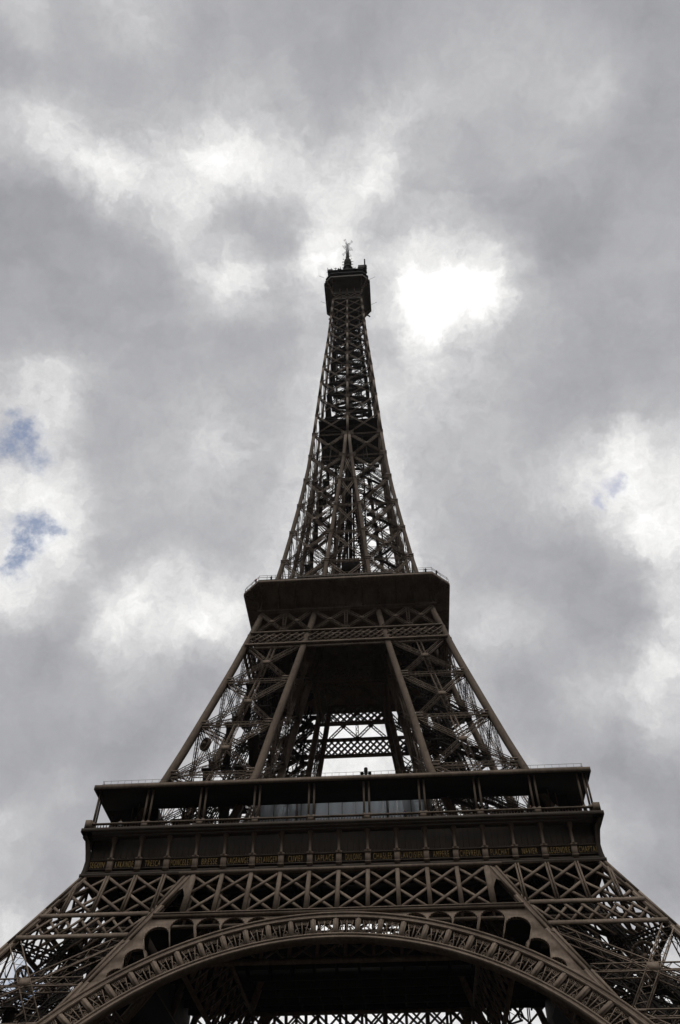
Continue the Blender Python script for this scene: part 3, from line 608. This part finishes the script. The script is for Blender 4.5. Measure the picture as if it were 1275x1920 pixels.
for i, nm in enumerate(NAMES):
    cu = bpy.data.curves.new("text", 'FONT'); cu.body = nm; cu.align_x = 'CENTER'; cu.extrude = .07; cu.size = 1; cu.space_character = 1.25; cu.offset = -.018
    to = bpy.data.objects.new("text", cu); COL.objects.link(to)
    bpy.context.view_layer.update()
    me = bpy.data.meshes.new_from_object(to.evaluated_get(dg()))
    bpy.data.objects.remove(to); bpy.data.curves.remove(cu)
    co = np.empty(len(me.vertices)*3); me.vertices.foreach_get("co", co); co = co.reshape(-1, 3)
    lo, hi_ = co.min(0), co.max(0)
    wd = .345*len(nm)-(.12*nm.count("I"))
    x = (co[:, 0]-(lo[0]+hi_[0])/2)/(hi_[0]-lo[0])*wd; z = (co[:, 1]-lo[1])/(hi_[1]-lo[1])*.78; y = -co[:, 2]
    cx = (i-8.5)*CW
    if i == 0: cx += .12
    if i == 17: cx -= .12
    me.vertices.foreach_set("co", np.stack([x+cx, y-33.9, z+52.42], 1).ravel()); me.update()
    me.materials.clear(); me.materials.append(GOLD); me.name = "name_lettering"
    letters.append(me)
tree_copies(frieze, rear_dz=5.8)
for me in letters:
    o = bpy.data.objects.new("name_lettering", me); COL.objects.link(o); o.parent = frieze

# balustrade
m = MB()
m.box(-34.75, 34.75, -34.78, -34.42, 58.16, 58.34); m.box(-34.7, 34.7, -34.74, -34.46, 57.42, 57.6)
n = 172
for i in range(n+1):
    x = -34.5+69*i/n
    m.lathe((x, -34.6, 57.6), [(.06, 0), (.085, .18), (.045, .4), (.06, .57)], 5)
ODD = [-8, -7, -5, -3, -1, 1, 3, 5, 7, 8]
for k in range(-7, 8, 2): m.box(k*CW-.42, k*CW+.42, -34.77, -34.43, 57.41, 58.37)
for s in (-1, 1): m.box(s*34.6-.45, s*34.6+.45, -35.0, -34.2, 57.41, 58.7)
bal = m.build("balustrade", PAINT, tower); tree_copies(bal, rear_dz=5.8)

# gallery roof and its posts
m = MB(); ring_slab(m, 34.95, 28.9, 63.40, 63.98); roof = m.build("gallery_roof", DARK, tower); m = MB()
m.box(-35.0, 35.0, -35.02, -34.96, 63.36, 64.02); m.box(-35, 35, 34.96, 35.02, 63.36, 64.02); m.box(-35.02, -34.96, -34.95, 34.95, 63.36, 64.02); m.box(34.96, 35.02, -34.95, 34.95, 63.36, 64.02)
m.build("roof_fascia", PAINT, roof)
m = MB(); m.tube((0, 0, 57.4), (0, 0, 63.45), .15, 8); m.tube((0, 0, 57.4), (0, 0, 58.7), .22, 8); col0 = m.build("roof_post", PAINT, roof)
spots = []
for side in range(4):
    for k in range(-7, 8, 2):
        for d in (-.36, .36): spots.append((side, k*CW+d, -34.3))
    for d in (33.1, 33.9): spots.append((side, d, -34.3))
    for s in (-1, 1): spots.append((side, s*34.2, -34.3)) if s < 0 else None
first = True
for side, x, y in spots:
    a = side*math.pi/2; c, s_ = math.cos(a), math.sin(a)
    o = col0 if first else col0.copy()
    if not first: COL.objects.link(o); o.parent = roof
    first = False; o.location = (x*c-y*s_, x*s_+y*c, 0)
m = MB(); m.tube((0, 0, 57.4), (0, 0, 63.45), .11, 6); in0 = m.build("inner_post", PAINT, roof); first = True
for side in range(4):
    for k in range(-8, 9, 2):
        x, y = k*CW, -29.4
        if abs(k) <= 2: continue
        a = side*math.pi/2; c, s_ = math.cos(a), math.sin(a)
        o = in0 if first else in0.copy()
        if not first: COL.objects.link(o); o.parent = roof
        first = False; o.location = (x*c-y*s_, x*s_+y*c, 0)
m = MB()
for k in range(-34, 35): m.bar((k, -34.2, 63.98), (k, -34.2, 65.05), .035)
for z in (65.05, 64.55): m.bar((-34.2, -34.2, z), (34.2, -34.2, z), .035)
rr = m.build("roof_railing", PAINT, roof)
for k in (1, 2, 3):
    c = rr.copy(); COL.objects.link(c); c.parent = roof; c.rotation_euler.z = k*math.pi/2
# glazed pavilion behind the balustrade
m = MB()
for k in range(-12, 13, 2): m.box(k-.05, k+.05, -28.16, -27.98, 57.9, 64.2)
for k in (-12.9, -6.6, 6.6, 12.9): m.box(k-.18, k+.18, -28.35, -27.9, 57.3, 64.2)
m.box(-13.2, 13.2, -28.2, -27.95, 64.2, 64.4); m.box(-13.2, 13.2, -28.2, -27.95, 57.3, 57.9); m.box(-13.2, 13.2, -28.12, -28.04, 61.75, 61.81)
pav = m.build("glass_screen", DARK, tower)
gp = None
for k in range(-6, 6):
    if gp is None:
        m = MB(); m.box(-.94, .94, -28.10, -28.06, 57.9, 64.2); gp = m.build("window_pane", GLASS, pav); o = gp
    else: o = gp.copy(); COL.objects.link(o); o.parent = pav
    o.location.x = k*2.0+1
# low service cabins at the gallery corners
cab = None
for sx in (-1, 1):
    if cab is None:
        m = MB(); m.box(-2.6, 2.6, -29.2, -24.5, 57.3, 63.3); m.box(-2.7, 2.7, -29.3, -24.4, 60.2, 60.4)
        cab = m.build("corner_cabin", DARK, tower); o = cab
    else: o = cab.copy(); COL.objects.link(o); o.parent = tower
    o.location.x = sx*29.5

# ---------------------------------------------------------------- middle pillars
ZM = [58.0, 69.8, 80.65, 91.4, 101.3]
m = MB()
for z in ZM[1:]:
    c = corners(z, 1); m.lat(c[0], c[2], V(0, 0, 1), .9, .7, .14, .08); m.lat(c[1], c[3], V(0, 0, 1), .9, .7, .14, .08)
for z0, z1 in zip(ZM[1:-1], ZM[2:]): m.bar(sum(corners(z0, 1))/4, sum(corners(z1, 1))/4, .3)
mid = m.build("middle_pillar", INNER_SHADE, tower)
chords(mid, [51.2, 57.4, 63, 69.8, 75, 80.65, 86, 91.4, 96, 101.2, 106, 111.6], 1.04)
for fi in range(4):
    b = pillar_bracing(ZM, 1.04, fi, .74, .42, vert=True, ch=.095, lc=.035); b.build("bracing", PAINT, mid)
m = MB()
lift_track(m, [51, 62, 74, 86, 98, 110], .55, .5, 3.4, 1.0); m.build("lift_track", INNER_SHADE, mid)
m = MB(); flights(m, list(np.arange(56, 112, 3.4)), .7, 1.5); flights(m, list(np.arange(58, 112, 5)), .3, 1.2); m.build("staircase", INNER_SHADE, mid)
tree_copies(mid)
m0 = wheel((-22.8, -23.6, 77.5), (.6, .8, 0), 1.0, "cable_drum", None); m0.parent = tower

# lattice bands under the second floor
def diag_band(mb, x0, x1, z0, z1, pitch, w, inner, off=0.0, d=.12):
    n = max(1, int(round((x1-x0)/pitch))); p = (x1-x0)/n; N2 = unit(V(0, -1, .24))
    def Q(x, z, o): return V(x, -(hi(z) if inner else h(z)), z)+N2*o
    hgt = z1-z0; dx = hgt*1.03
    for i in range(-8, n+9):
        for sg in (-1, 1):
            xa = x0+p*i; xb = xa+sg*dx; za, zb = z0, z1
            if sg < 0 and False: pass
            t0, t1 = 0., 1.
            for lim, less in ((x0, False), (x1, True)):
                dd = xb-xa
                t = (lim-xa)/dd
                if (dd > 0) == less: t1 = min(t1, t)
                else: t0 = max(t0, t)
            if t1-t0 < .05: continue
            A = Q(xa+(xb-xa)*t0, za+(zb-za)*t0, off+sg*.07); B = Q(xa+(xb-xa)*t1, za+(zb-za)*t1, off+sg*.07)
            mb.bar(A, B, w, d, N2)
def second_band(inner):
    g = MB(); N2 = unit(V(0, -1, .24)); 
    E = (lambda z: hi(z)) if inner else (lambda z: h(z))
    Q = lambda x, z, o=0.: V(x, -E(z), z)+N2*o
    spans = [(-hi(103)-.1, hi(103)+.1)] if inner else [(-h(103)+.9, -hi(103)-.9), (-hi(103)-.1, hi(103)+.1), (hi(103)+.9, h(103)-.9)]
    zt = 105.0
    for a, b in spans:
        diag_band(g, a, b, 101.5, 104.7, 1.48, .2, inner)
        if True:
            for o in (-.8,): diag_band(g, a, b, 101.5, 104.7, 1.48, .2, inner, o)
    ext = hi(101) if inner else h(101)-.5
    for z, hh in ((101.3, .46), (104.85, .42)):
        g.bar(Q(-ext+(z-101)*.2, z, .06), Q(ext-(z-101)*.2, z, .06), hh, .4, N2); g.bar(Q(-ext+.5, z, -.85), Q(ext-.5, z, -.85), hh, .3, N2)
    if not inner: g.bar(Q(-h(111)+.3, 111.2), Q(h(111)-.3, 111.2), .5, .4, N2)
    # X zone above the band
    ends = [(-hi(105)-0, hi(105))] if inner else [(-h(108)+1, -hi(108)-1), (-hi(108), hi(108)), (hi(108)+1, h(108)-1)]
    for a, b in ends:
        mx = (a+b)/2
        g.lat(Q(mx, 105.1), Q(mx, 111), N2, .55, .4, .12, .07)
        for u, v in ((a, mx), (mx, b)):
            g.lat(Q(u, 105.2), Q(v, 110.9), N2, .55, .4, .12, .07); g.lat(Q(v, 105.2), Q(u, 110.9), N2, .55, .4, .12, .07)
            c = Q((u+v)/2, 108.05, .28); g.bar(c-V(.45, 0, 0), c+V(.45, 0, 0), .7, .06, N2)
        gusset(g, Q(mx, 105.4, .25), V(1, 0, 0), 1.6, .6, N2, 2); gusset(g, Q(mx, 110.7, .25), V(1, 0, 0), 1.4, .5, N2, 2)
    return g
b2 = second_band(False).build("lattice_band", PAINT, tower); tree_copies(b2)
b3 = second_band(True).build("inner_lattice_band", PAINT, tower); tree_copies(b3)

# ---------------------------------------------------------------- second floor
def octo(a, c, z): return [(-c, -a, z), (c, -a, z), (a, -c, z), (a, c, z), (c, a, z), (-c, a, z), (-a, c, z), (-a, -c, z)]
m = MB()
C2 = 17.45
pr = [(17.3, 111.3), (17.62, 111.3), (17.62, 111.85), (17.45, 111.9), (17.45, 113.6), (17.6, 114.3), (18.1, 115.0), (18.9, 115.55), (20.2, 115.85), (20.75, 115.85), (20.75, 116.05), (20.95, 116.05), (20.95, 116.75), (20.3, 116.78)]
m.loft([octo(a, min(C2, a-.02), z) for a, z in pr])
deck2 = m.build("second_floor_gallery", PAINT, tower)
m = MB()
pts = [(17.55, 111.9), (17.55, 113.6), (17.75, 114.3), (18.3, 115.0), (19.2, 115.5), (20.6, 115.8)]
for (a, z), (b, y) in zip(pts[:-1], pts[1:]): m.bar((0, -a-.12, z), (0, -b-.12, y), .26, .5, (0, 1, 0))
m.box(-.2, .2, -17.75, -17.4, 113.3, 113.55); m.box(-.24, .24, -17.72, -17.4, 111.9, 112.2)
gc = m.build("gallery_console", PAINT, deck2); first = True
for side in range(4):
    for k in range(-5, 6):
        o = gc if first else gc.copy()
        if not first: COL.objects.link(o); o.parent = deck2
        first = False; a = side*math.pi/2; o.rotation_euler.z = a; o.location = (k*3.38*math.cos(a), k*3.38*math.sin(a), 0)
m = MB()
for sx, sy in ((1, -1), (-1, -1), (1, 1), (-1, 1)):                    # curved ribs under the cut corners
    for ex, ey in ((1, .0), (0, 1), (.6, .6)):
        P = []
        for i in range(9):
            b = math.pi/2*i/8; o = 3.2*(1-math.cos(b)); z = 112.2+3.5*math.sin(b)
            P.append((sx*(17.5+o*ex), sy*(17.5+o*ey), z))
        for p, q in zip(P[:-1], P[1:]): m.bar(p, q, .22, .22)
m.build("corner_rib", PAINT, deck2)
m = MB(); oc = octo(20.75, C2, 116.75); rail_pts = []
for i in range(8):
    p, q = V(*oc[i]), V(*oc[(i+1) % 8]); n = max(2, int(np.linalg.norm(q-p)/1.6)); inn = unit(V(-(p+q)[0], -(p+q)[1], 0))
    for z, o, w in ((.25, 0, .1), (1.0, .0, .06), (1.75, .25, .05)):
        m.bar(p+inn*o+V(0, 0, z), q+inn*o+V(0, 0, z), w)
    for k in range(n):
        b = p+(q-p)*k/n; m.bar(b, b+V(0, 0, 1.1), .07); m.bar(b+V(0, 0, 1.1), b+V(0, 0, 1.75)+inn*.25, .05)
m.build("wire_railing", PAINT, deck2)
m = MB()
m.box(-9.6, 9.6, -20.82, -20.74, 116.76, 117.6); m.box(-17.3, 17.3, -20.80, -20.72, 116.76, 117.1)
for i in range(12):
    x = -9+i*1.6; m.box(x-.6, x+.5, -20.88, -20.83, 116.9, 117.45)
pp = m.build("parapet_panel", PANEL, deck2)
m = MB()
m.box(-10.5, 10.5, -12.5, -11.5, 116.7, 120.6); m.box(-10.5, -9.5, -12.5, 12.5, 116.7, 120.6); m.box(9.5, 10.5, -12.5, 12.5, 116.7, 120.6)
m.box(-10.9, 10.9, -12.9, 12.9, 120.6, 121.0)
for k in range(-10, 11): m.box(k-.05, k+.05, -12.58, -12.5, 116.8, 120.6)
m.build("second_floor_kiosk", GREY, deck2)

# ---------------------------------------------------------------- upper shaft
ZU = [116.6, 128.3, 138.8, 149.5, 160.4, 171.1, 181.5]
m = MB(); w = .78
for z0, z1 in zip(ZU[:-1], ZU[1:]):
    c = corners(z1, w); m.lat(c[0], c[2], V(0, 0, 1), .6, 0, .10, .05, 1.2); m.lat(c[1], c[3], V(0, 0, 1), .6, 0, .10, .05, 1.2)
for z0, z1 in zip(ZU[1:-1], ZU[2:]): m.bar(sum(corners(z0, 1))/4, sum(corners(z1, 1))/4, .2)
up = m.build("upper_pillar", INNER_SHADE, tower)
chords(up, sorted(ZU+[(a+b)/2 for a, b in zip(ZU[:-1], ZU[1:])]), w)
for fi in range(4):
    b = MB()
    for z0, z1 in zip(ZU[:-1], ZU[1:]):
        A, B = corners(z0, w), corners(z1, w); i, j = fi, (fi+1) % 4; e = unit(A[j]-A[i])
        p0, p1, q0, q1 = A[i], A[j], B[i], B[j]; nn = unit(np.cross(p1-p0, q0-p0)); nn = nn if nn@FN[fi] > 0 else -nn
        b.lat(p0, q1, nn, .56, .35, .10, .05, 1.0); b.lat(p1, q0, nn, .56, .35, .10, .05, 1.0)
        b.lat(q0, q1, nn, .45, 0, .07, .04, 1.0)
        for p, sg in ((q0, 1), (q1, -1)): gusset(b, p+e*sg*.35+nn*(w/2+.02), e, 1.7, 1.35, nn)
        c = (p0+p1+q0+q1)/4; b.bar(c-e*.45+nn*.32, c+e*.45+nn*.32, .7, .06, nn)
    b.build("bracing", PAINT, up)
m = MB()
flights(m, list(np.arange(117, 178, 4.2)), .5, .8)
m.build("staircase", INNER_SHADE, up)
tree_copies(up)
m = MB()                                                            # bracing across the gap between the pillars
for z0, z1 in zip(ZU[:-2], ZU[1:-1]):
    for a0, a1, f in ((hi(z0)+.4, hi(z1)+.4, h),):
        for o in (h,):
            y0, y1 = -(o(z0)-w/2), -(o(z1)-w/2)
            m.lat(V(-a0, y0, z0), V(a1, y1, z1), V(0, -1, 0), .5, .0, .14, .09); m.lat(V(a0, y0, z0), V(-a1, y1, z1), V(0, -1, 0), .5, .0, .14, .09)
            m.lat(V(-a1, y1, z1), V(a1, y1, z1), V(0, -1, 0), .55, .4, .12, .08)
ub = m.build("cross_bracing", PAINT, tower); tree_copies(ub)
ZT = [181.5, 191.2, 201.0, 209.9, 218.9, 227.1, 234.9, 242.3, 248.8, 255.0, 261.2, 266.8]
m = MB(); w = .7
for z0, z1 in zip(ZT[:-1], ZT[1:]):
    a0, a1 = h(z0)-w/2, h(z1)-w/2
    m.loft([[(a+x*w/2, -a+y*w/2, z) for x, y in ((-1, -1), (1, -1), (1, 1), (-1, 1))] for a, z in ((a0, z0), (a1, z1))]); m.bar((0, -a0, z0), (0, -a1, z1), .62, .6, (0, 1, 0))
    N3 = unit(V(0, -1, .06))
    for s in (-1, 1):
        p0, p1, q0, q1 = V(0, -a0, z0), V(s*a0, -a0, z0), V(0, -a1, z1), V(s*a1, -a1, z1)
        m.lat(p0, q1, N3, .40, 0, .11, .05, .9); m.lat(p1, q0, N3, .40, 0, .11, .05, .9)
    gusset(m, V(0, -a1, z1)+N3*.34, V(1, 0, 0), 1.5, 1.2, N3)
    for s in (-1, 1): gusset(m, V(s*(a1-.2), -a1, z1)+N3*.38, V(1, 0, 0), .9, 1.1, N3)
shaft = m.build("upper_shaft", PAINT, tower); tree_copies(shaft)
m = MB()
for z in ZT[1:]:
    a = h(z)-.5; m.lat(V(-a, -a, z), V(a, a, z), V(0, 0, 1), .5, .4, .12, .08); m.lat(V(a, -a, z), V(-a, a, z), V(0, 0, 1), .5, .4, .12, .08)
m.build("shaft_frame", INNER_SHADE, tower)
m = MB()                                                            # lift shafts, rails and stairs in the core
for x in (-2.3, 2.3):
    for sx in (-1, 1):
        for sy in (-1, 1): m.bar((x+sx*1.5, sy*1.7, 117), (x+sx*1.5, sy*1.7, 268), .3, .3, (0, 1, 0))
    z = 117
    while z < 266:
        for sx in (-1, 1): m.bar((x+sx*1.5, -1.7, z), (x+sx*1.5, 1.7, z), .16); m.bar((x+sx*1.5, -1.7, z), (x+sx*1.5, 1.7, z+2.6), .1)
        for sy in (-1, 1): m.bar((x-1.5, sy*1.7, z), (x+1.5, sy*1.7, z), .16); m.bar((x-1.5, sy*1.7, z), (x+1.5, sy*1.7, z+2.6), .1)
        z += 2.6
m.bar((0, 0, 117), (0, 0, 268), .9, .9, (0, 1, 0))
core = m.build("lift_shaft", INNER_SHADE, tower)
m = MB(); z = 184.; k = 0
while z < 264:
    a = h(z)-2.4; s = 1 if k % 2 else -1
    m.bar((-a*s, -a+.8, z), (a*s, -a+.8, z+3.2), .9, .15); m.bar((a*s, -a+.8, z+3.2), (a*s, a-.8, z+4.4), .9, .15)
    m.bar((-a*s, a-.8, z), (a*s, a-.8, z+3.2), .9, .15); z += 3.3; k += 1
m.build("staircase", INNER_SHADE, core)
m = MB(); a = h(190)-.4; m.box(-a+.5, a-.5, -a+.9, a-.9, 189.9, 190.1)
m.box(-2.2, 2.2, -2.2, 2.2, 186, 189.9)
m.build("intermediate_platform", DARK, tower)
m = MB(); m.box(-2.0, 2.0, -2, 2, 136, 140.5); m.box(-2.2, 2.2, -2.2, 2.2, 140.5, 140.8); m.build("lift_car", DARK, core)

# ---------------------------------------------------------------- summit
C3 = 5.75
m = MB()
pr = [(4.9, 266.6), (5.35, 266.6), (5.35, 267.1), (5.22, 267.15), (5.22, 270.6), (5.4, 270.6), (5.4, 271.0), (5.2, 271.0), (5.25, 273), (5.5, 274.6), (6.1, 276.0), (7.0, 277.0), (8.0, 277.5), (8.25, 277.5), (8.25, 279.0), (7.9, 279.05)]
m.loft([octo(a, min(C3, a-.02), z) for a, z in pr])
top = m.build("summit_platform", PANEL, tower)
m = MB()
for k in range(4):
    a = k*math.pi/2; rot = lambda p: (p[0]*math.cos(a)-p[1]*math.sin(a), p[0]*math.sin(a)+p[1]*math.cos(a), p[2])
    for x in (-5.2, 5.2):
        P = [(x, -5.3, 268.5), (x, -5.3, 273), (x, -5.6, 274.6), (x, -6.2, 276), (x, -7.1, 277), (x, -8.1, 277.45)]
        for p, q in zip(P[:-1], P[1:]): m.bar(rot(p), rot(q), .5, .3, rot((0, 1, 0)))
    for x in (-2.6, 0, 2.6):
        m.bar(rot((x, -5.35, 271)), rot((x, -5.45, 274.2)), .34, .3, rot((0, 1, 0)))
    for x in (-5.2, -2.6, 0, 2.6):
        m.bar(rot((x, -5.33, 267.3)), rot((x+2.6, -5.33, 270.5)), .2, .12, rot((0, 1, 0))); m.bar(rot((x+2.6, -5.33, 267.3)), rot((x, -5.33, 270.5)), .2, .12, rot((0, 1, 0)))
    P = []
    for i in range(9):
        b = math.pi/2*i/8; o = 3.1*(1-math.cos(b)); P.append(rot((5.2+o*.78, -5.2-o*.78, 270.4+6.6*math.sin(b))))
    for p, q in zip(P[:-1], P[1:]): m.bar(p, q, .4, .4)
m.build("platform_bracket", PAINT, top)
m = MB()
m.loft([octo(a, min(C3, a-.3), z) for a, z in ((7.6, 279.0), (7.6, 282.2), (7.75, 282.2), (7.75, 282.6), (6.9, 282.6), (6.9, 286.2), (7.05, 286.2), (7.05, 286.7), (5.2, 287.4), (3.2, 291.0), (2.2, 292.5))])
for i in range(44):
    b = 2*math.pi*i/44
m.box(4.2, 6.9, -6.6, -2.8, 286.5, 290.4); m.box(-6.9, -5.2, -6.4, -3.0, 286.5, 288.9); m.box(-3.4, -2.0, -6.5, -5, 286.5, 288.6); m.box(2.0, 3.0, -6.2, -5.0, 286.5, 289.0)
cabin = m.build("summit_cabin", DARK, tower)
random.seed(11)
for i in range(72):
    a = 7.0; t = random.uniform(-a, a); side = i % 4; L = random.choice((.8, 1.4, 2.0, 2.6)); z0 = 286.5
    if abs(t) < 1.5: continue
    p = [(t, -a), (a, t), (-t, a), (-a, t)][side]; m = MB()
    m.bar((p[0], p[1], z0), (p[0], p[1], z0+L), .16)
    if i % 3 == 0: m.bar((p[0]-.6, p[1], z0+L), (p[0]+.6, p[1], z0+L), .13, .13)
    if i % 5 == 0: m.lathe((p[0], p[1], z0+L*.6), [(.1, -.4), (.45, -.2), (.45, .2), (.1, .4)], 8)
    if i % 4 == 1: m.box(p[0]-.35, p[0]+.35, p[1]-.3, p[1]+.3, z0+L-.3, z0+L+.6)
    m.build("rod_aerial", DARK, cabin)
m = MB(); m.box(6.45, 6.95, -6.9, -6.4, 290.4, 294.6); m.build("panel_aerial", DARK, cabin)
for x, y, z in ((-8.4, -8.3, 278), (8.6, -6, 279), (-8.6, 2, 278.5), (8.8, 4, 279)):
    m = MB(); s = 1 if x > 0 else -1; m.bar((s*8, y, z), (x+s*1.6, y-.3, z+1.4), .07); m.build("whip_aerial", DARK, cabin)
m = MB()
m.lathe((0, 0, 0), [(2.4, 291.5), (1.9, 295), (1.55, 299.5), (1.5, 301.2), (1.9, 301.5), (1.9, 302), (1.2, 302.2), (1.2, 304.5), (1.45, 305.2), (1.5, 307.6), (1.25, 309.2), (.8, 310.2)], 16)
for i in range(10):
    b = 2*math.pi*i/10
    for z in (303.2, 305.9, 308.2): m.bar((1.3*math.cos(b), 1.3*math.sin(b), z), (2.1*math.cos(b), 2.1*math.sin(b), z), .1); m.bar((2.1*math.cos(b), 2.1*math.sin(b), z-.5), (2.1*math.cos(b), 2.1*math.sin(b), z+.5), .1)
    m.bar((1.7*math.cos(b), 1.7*math.sin(b), 296+i*.3), (2.4*math.cos(b), 2.4*math.sin(b), 296.8+i*.3), .15)
m.build("mast_base", DARK, tower)
m = MB()
for i in range(4):
    b = math.pi/4+i*math.pi/2
    m.bar((.5*math.cos(b), .5*math.sin(b), 309.5), (.5*math.cos(b), .5*math.sin(b), 324.3), .55, .55, (0, 1, 0))
m.bar((0, 0, 309.5), (0, 0, 324.4), .4, .4, (0, 1, 0))
mast = m.build("mast", WHITE, tower)
ae = None
for z, up_ in ((323.2, 1), (318.6, -.8)):
    for i in range(4):
        if ae is None:
            m = MB()
            for y in (-.28, .28): m.bar((.3, y, 0), (2.7, y, 2.3), .12)
            m.bar((1.15, -.6, .8), (1.15, .6, .8), .08); m.bar((2.4, -.75, 2.0), (2.4, .75, 2.0), .10)
            ae = m.build("aerial", WHITE, mast); o = ae
        else: o = ae.copy(); COL.objects.link(o); o.parent = mast
        o.location = (0, 0, z); o.rotation_euler = (0, 0, math.pi/4+i*math.pi/2+.3); o.scale = (.85, .85, .85*up_)

# floodlight on the gallery roof edge
m = MB()
m.loft([[(s*.42, -.3, z), (s*.42, .3, z), (-s*.42, .3, z), (-s*.42, -.3, z)] for s, z in ((1.1, 0), (1.0, .18), (.5, .22), (.5, .9), (.62, .95), (.62, 1.2))])
fl = bpy.data.objects.new("floodlight", None); COL.objects.link(fl); fl.location = (3.83, -34.3, 63.98)
tag(fl, "small dark floodlight with two side lamps on the gallery roof edge", "floodlight")
m.build("stand", DARK, fl)
m = MB(); m.lathe((0, 0, 0), [(.2, 1.2), (.28, 1.25), (.26, 1.55), (.14, 1.62)], 10); m.build("lamp_head", DARK, fl)
for s in (-1, 1):
    m = MB(); m.tube((s*.2, 0, .72), (s*.35, 0, .74), .07); m.loft([[(s*x, -d, .74-k), (s*x, d, .74-k), (s*x, d, .74+k), (s*x, -d, .74+k)] for x, d, k in ((.32, .2, .10), (.62, .24, .16), (.78, .2, .06))])
    m.build("side_lamp", DARK, fl)
# people at the railings
SKIN = mat("skin", (.45, .29, .21), rough=.6); HAIR = mat("dark_hair", (.03, .022, .018), rough=.7)
CLOTH = {n: mat(n+"_cloth", c, rough=.9) for n, c in (("dark", (.02, .02, .025)), ("pale", (.6, .6, .58)), ("red", (.30, .04, .035)), ("blue", (.05, .08, .16)), ("grey", (.18, .18, .18)))}
def person_mesh(lean, cloth, arms):
    J = [((0, 0, .95), .15), ((0, -.01, 1.15), .155), ((0, -.02-lean*.5, 1.38), .16), ((0, -.02-lean, 1.50), .065), ((0, -.05-lean, 1.62), .095), ((0, -.04-lean, 1.70), .085)]
    E = [(0, 1), (1, 2), (2, 3), (3, 4), (4, 5)]
    for sg in (-1, 1):
        b = len(J); J += [((sg*.10, 0, .88), .105), ((sg*.11, -.02, .48), .07), ((sg*.11, .02, .09), .05), ((sg*.12, -.13, .05), .045)]
        E += [(0, b), (b, b+1), (b+1, b+2), (b+2, b+3)]
        b = len(J)
        if arms: J += [((sg*.20, -.02-lean*.8, 1.40), .065), ((sg*.27, -.12-lean, 1.14), .05), ((sg*.16, -.34-lean, 1.16), .04), ((sg*.13, -.42-lean, 1.17), .035)]
        else: J += [((sg*.20, -.02-lean*.8, 1.40), .065), ((sg*.26, .0, 1.12), .05), ((sg*.27, -.05, .88), .04), ((sg*.27, -.08, .78), .035)]
        E += [(2, b), (b, b+1), (b+1, b+2), (b+2, b+3)]
    me = bpy.data.meshes.new("body"); me.from_pydata([j[0] for j in J], E, [])
    o = bpy.data.objects.new("body", me); COL.objects.link(o); o.modifiers.new("skin", 'SKIN')
    for i, (c, r) in enumerate(J): me.skin_vertices[0].data[i].radius = (r, r*.8 if i in (1, 2) else r)
    me.skin_vertices[0].data[0].use_root = True
    sb = o.modifiers.new("sub", 'SUBSURF'); sb.levels = 1
    bpy.context.view_layer.update()
    r = bpy.data.meshes.new_from_object(o.evaluated_get(dg())); bpy.data.objects.remove(o)
    r.materials.clear()
    for mm in (CLOTH[cloth], SKIN, HAIR, CLOTH["dark"]): r.materials.append(mm)
    for p in r.polygons:
        c = p.center
        p.material_index = 2 if c.z > 1.68 or (c.z > 1.58 and c.y > -.05-lean+.02) else 1 if c.z > 1.47 or (arms and c.y < -.36-lean) else 3 if c.z < .92 else 0
    return r
def person(x, y, z, rz, lean, cloth, arms, label, group=None):
    o = bpy.data.objects.new("person", person_mesh(lean, cloth, arms)); COL.objects.link(o); o.location = (x, y, z); o.rotation_euler.z = rz; tag(o, label, "person", group)
UPG, LOG = "people along the upper platform railing", "people behind the lower gallery balustrade"
person(18.35, -19.55, 116.78, .8, .10, "dark", True, "person in dark clothes leaning at the right cut corner of the upper platform", UPG)
person(16.2, -20.3, 116.78, 0, .05, "blue", True, "person in blue on the upper platform just left of its right corner", UPG)
person(13.6, -20.3, 116.78, .2, .05, "grey", True, "person in grey at the upper railing near its right end", UPG)
person(-15.0, -20.3, 116.78, -.2, .05, "dark", True, "person in dark clothes at the left end of the upper railing", UPG)
person(-18.2, -19.7, 116.78, -.8, .05, "red", True, "person in red at the left cut corner of the upper platform", UPG)
person(20.6, -34.15, 57.32, 0, .08, "pale", True, "person in a pale shirt leaning over the balustrade above the name frieze", LOG)
person(-30.4, -34.1, 57.32, .2, .05, "pale", False, "person in white standing by the far left end of the balustrade", LOG)
person(29.4, -34.1, 57.32, -.1, .06, "grey", True, "person in grey near the right end of the balustrade", LOG)
person(26.0, -34.1, 57.32, .1, .06, "dark", True, "person in dark clothes between roof posts on the right of the balustrade", LOG)
person(9.0, -34.1, 57.32, .1, .06, "blue", True, "person in blue at the balustrade in front of the glass screen", LOG)
# thin air between the viewer and the top of the tower
def haze():
    m = MB(); m.box(-6100, 6100, -6100, 6100, -1, 332); o = m.build("haze", bpy.data.materials.new("haze_air")); o["kind"] = "stuff"
    mt = o.data.materials[0]; mt.use_nodes = True; t = mt.node_tree; t.nodes.clear()
    u = t.nodes.new("ShaderNodeOutputMaterial"); v = t.nodes.new("ShaderNodeVolumePrincipled")
    v.inputs["Color"].default_value = (.85, .87, .9, 1); v.inputs["Density"].default_value = HAZE; v.inputs["Anisotropy"].default_value = .35
    t.links.new(v.outputs[0], u.inputs["Volume"])
HAZE = .00003
haze()
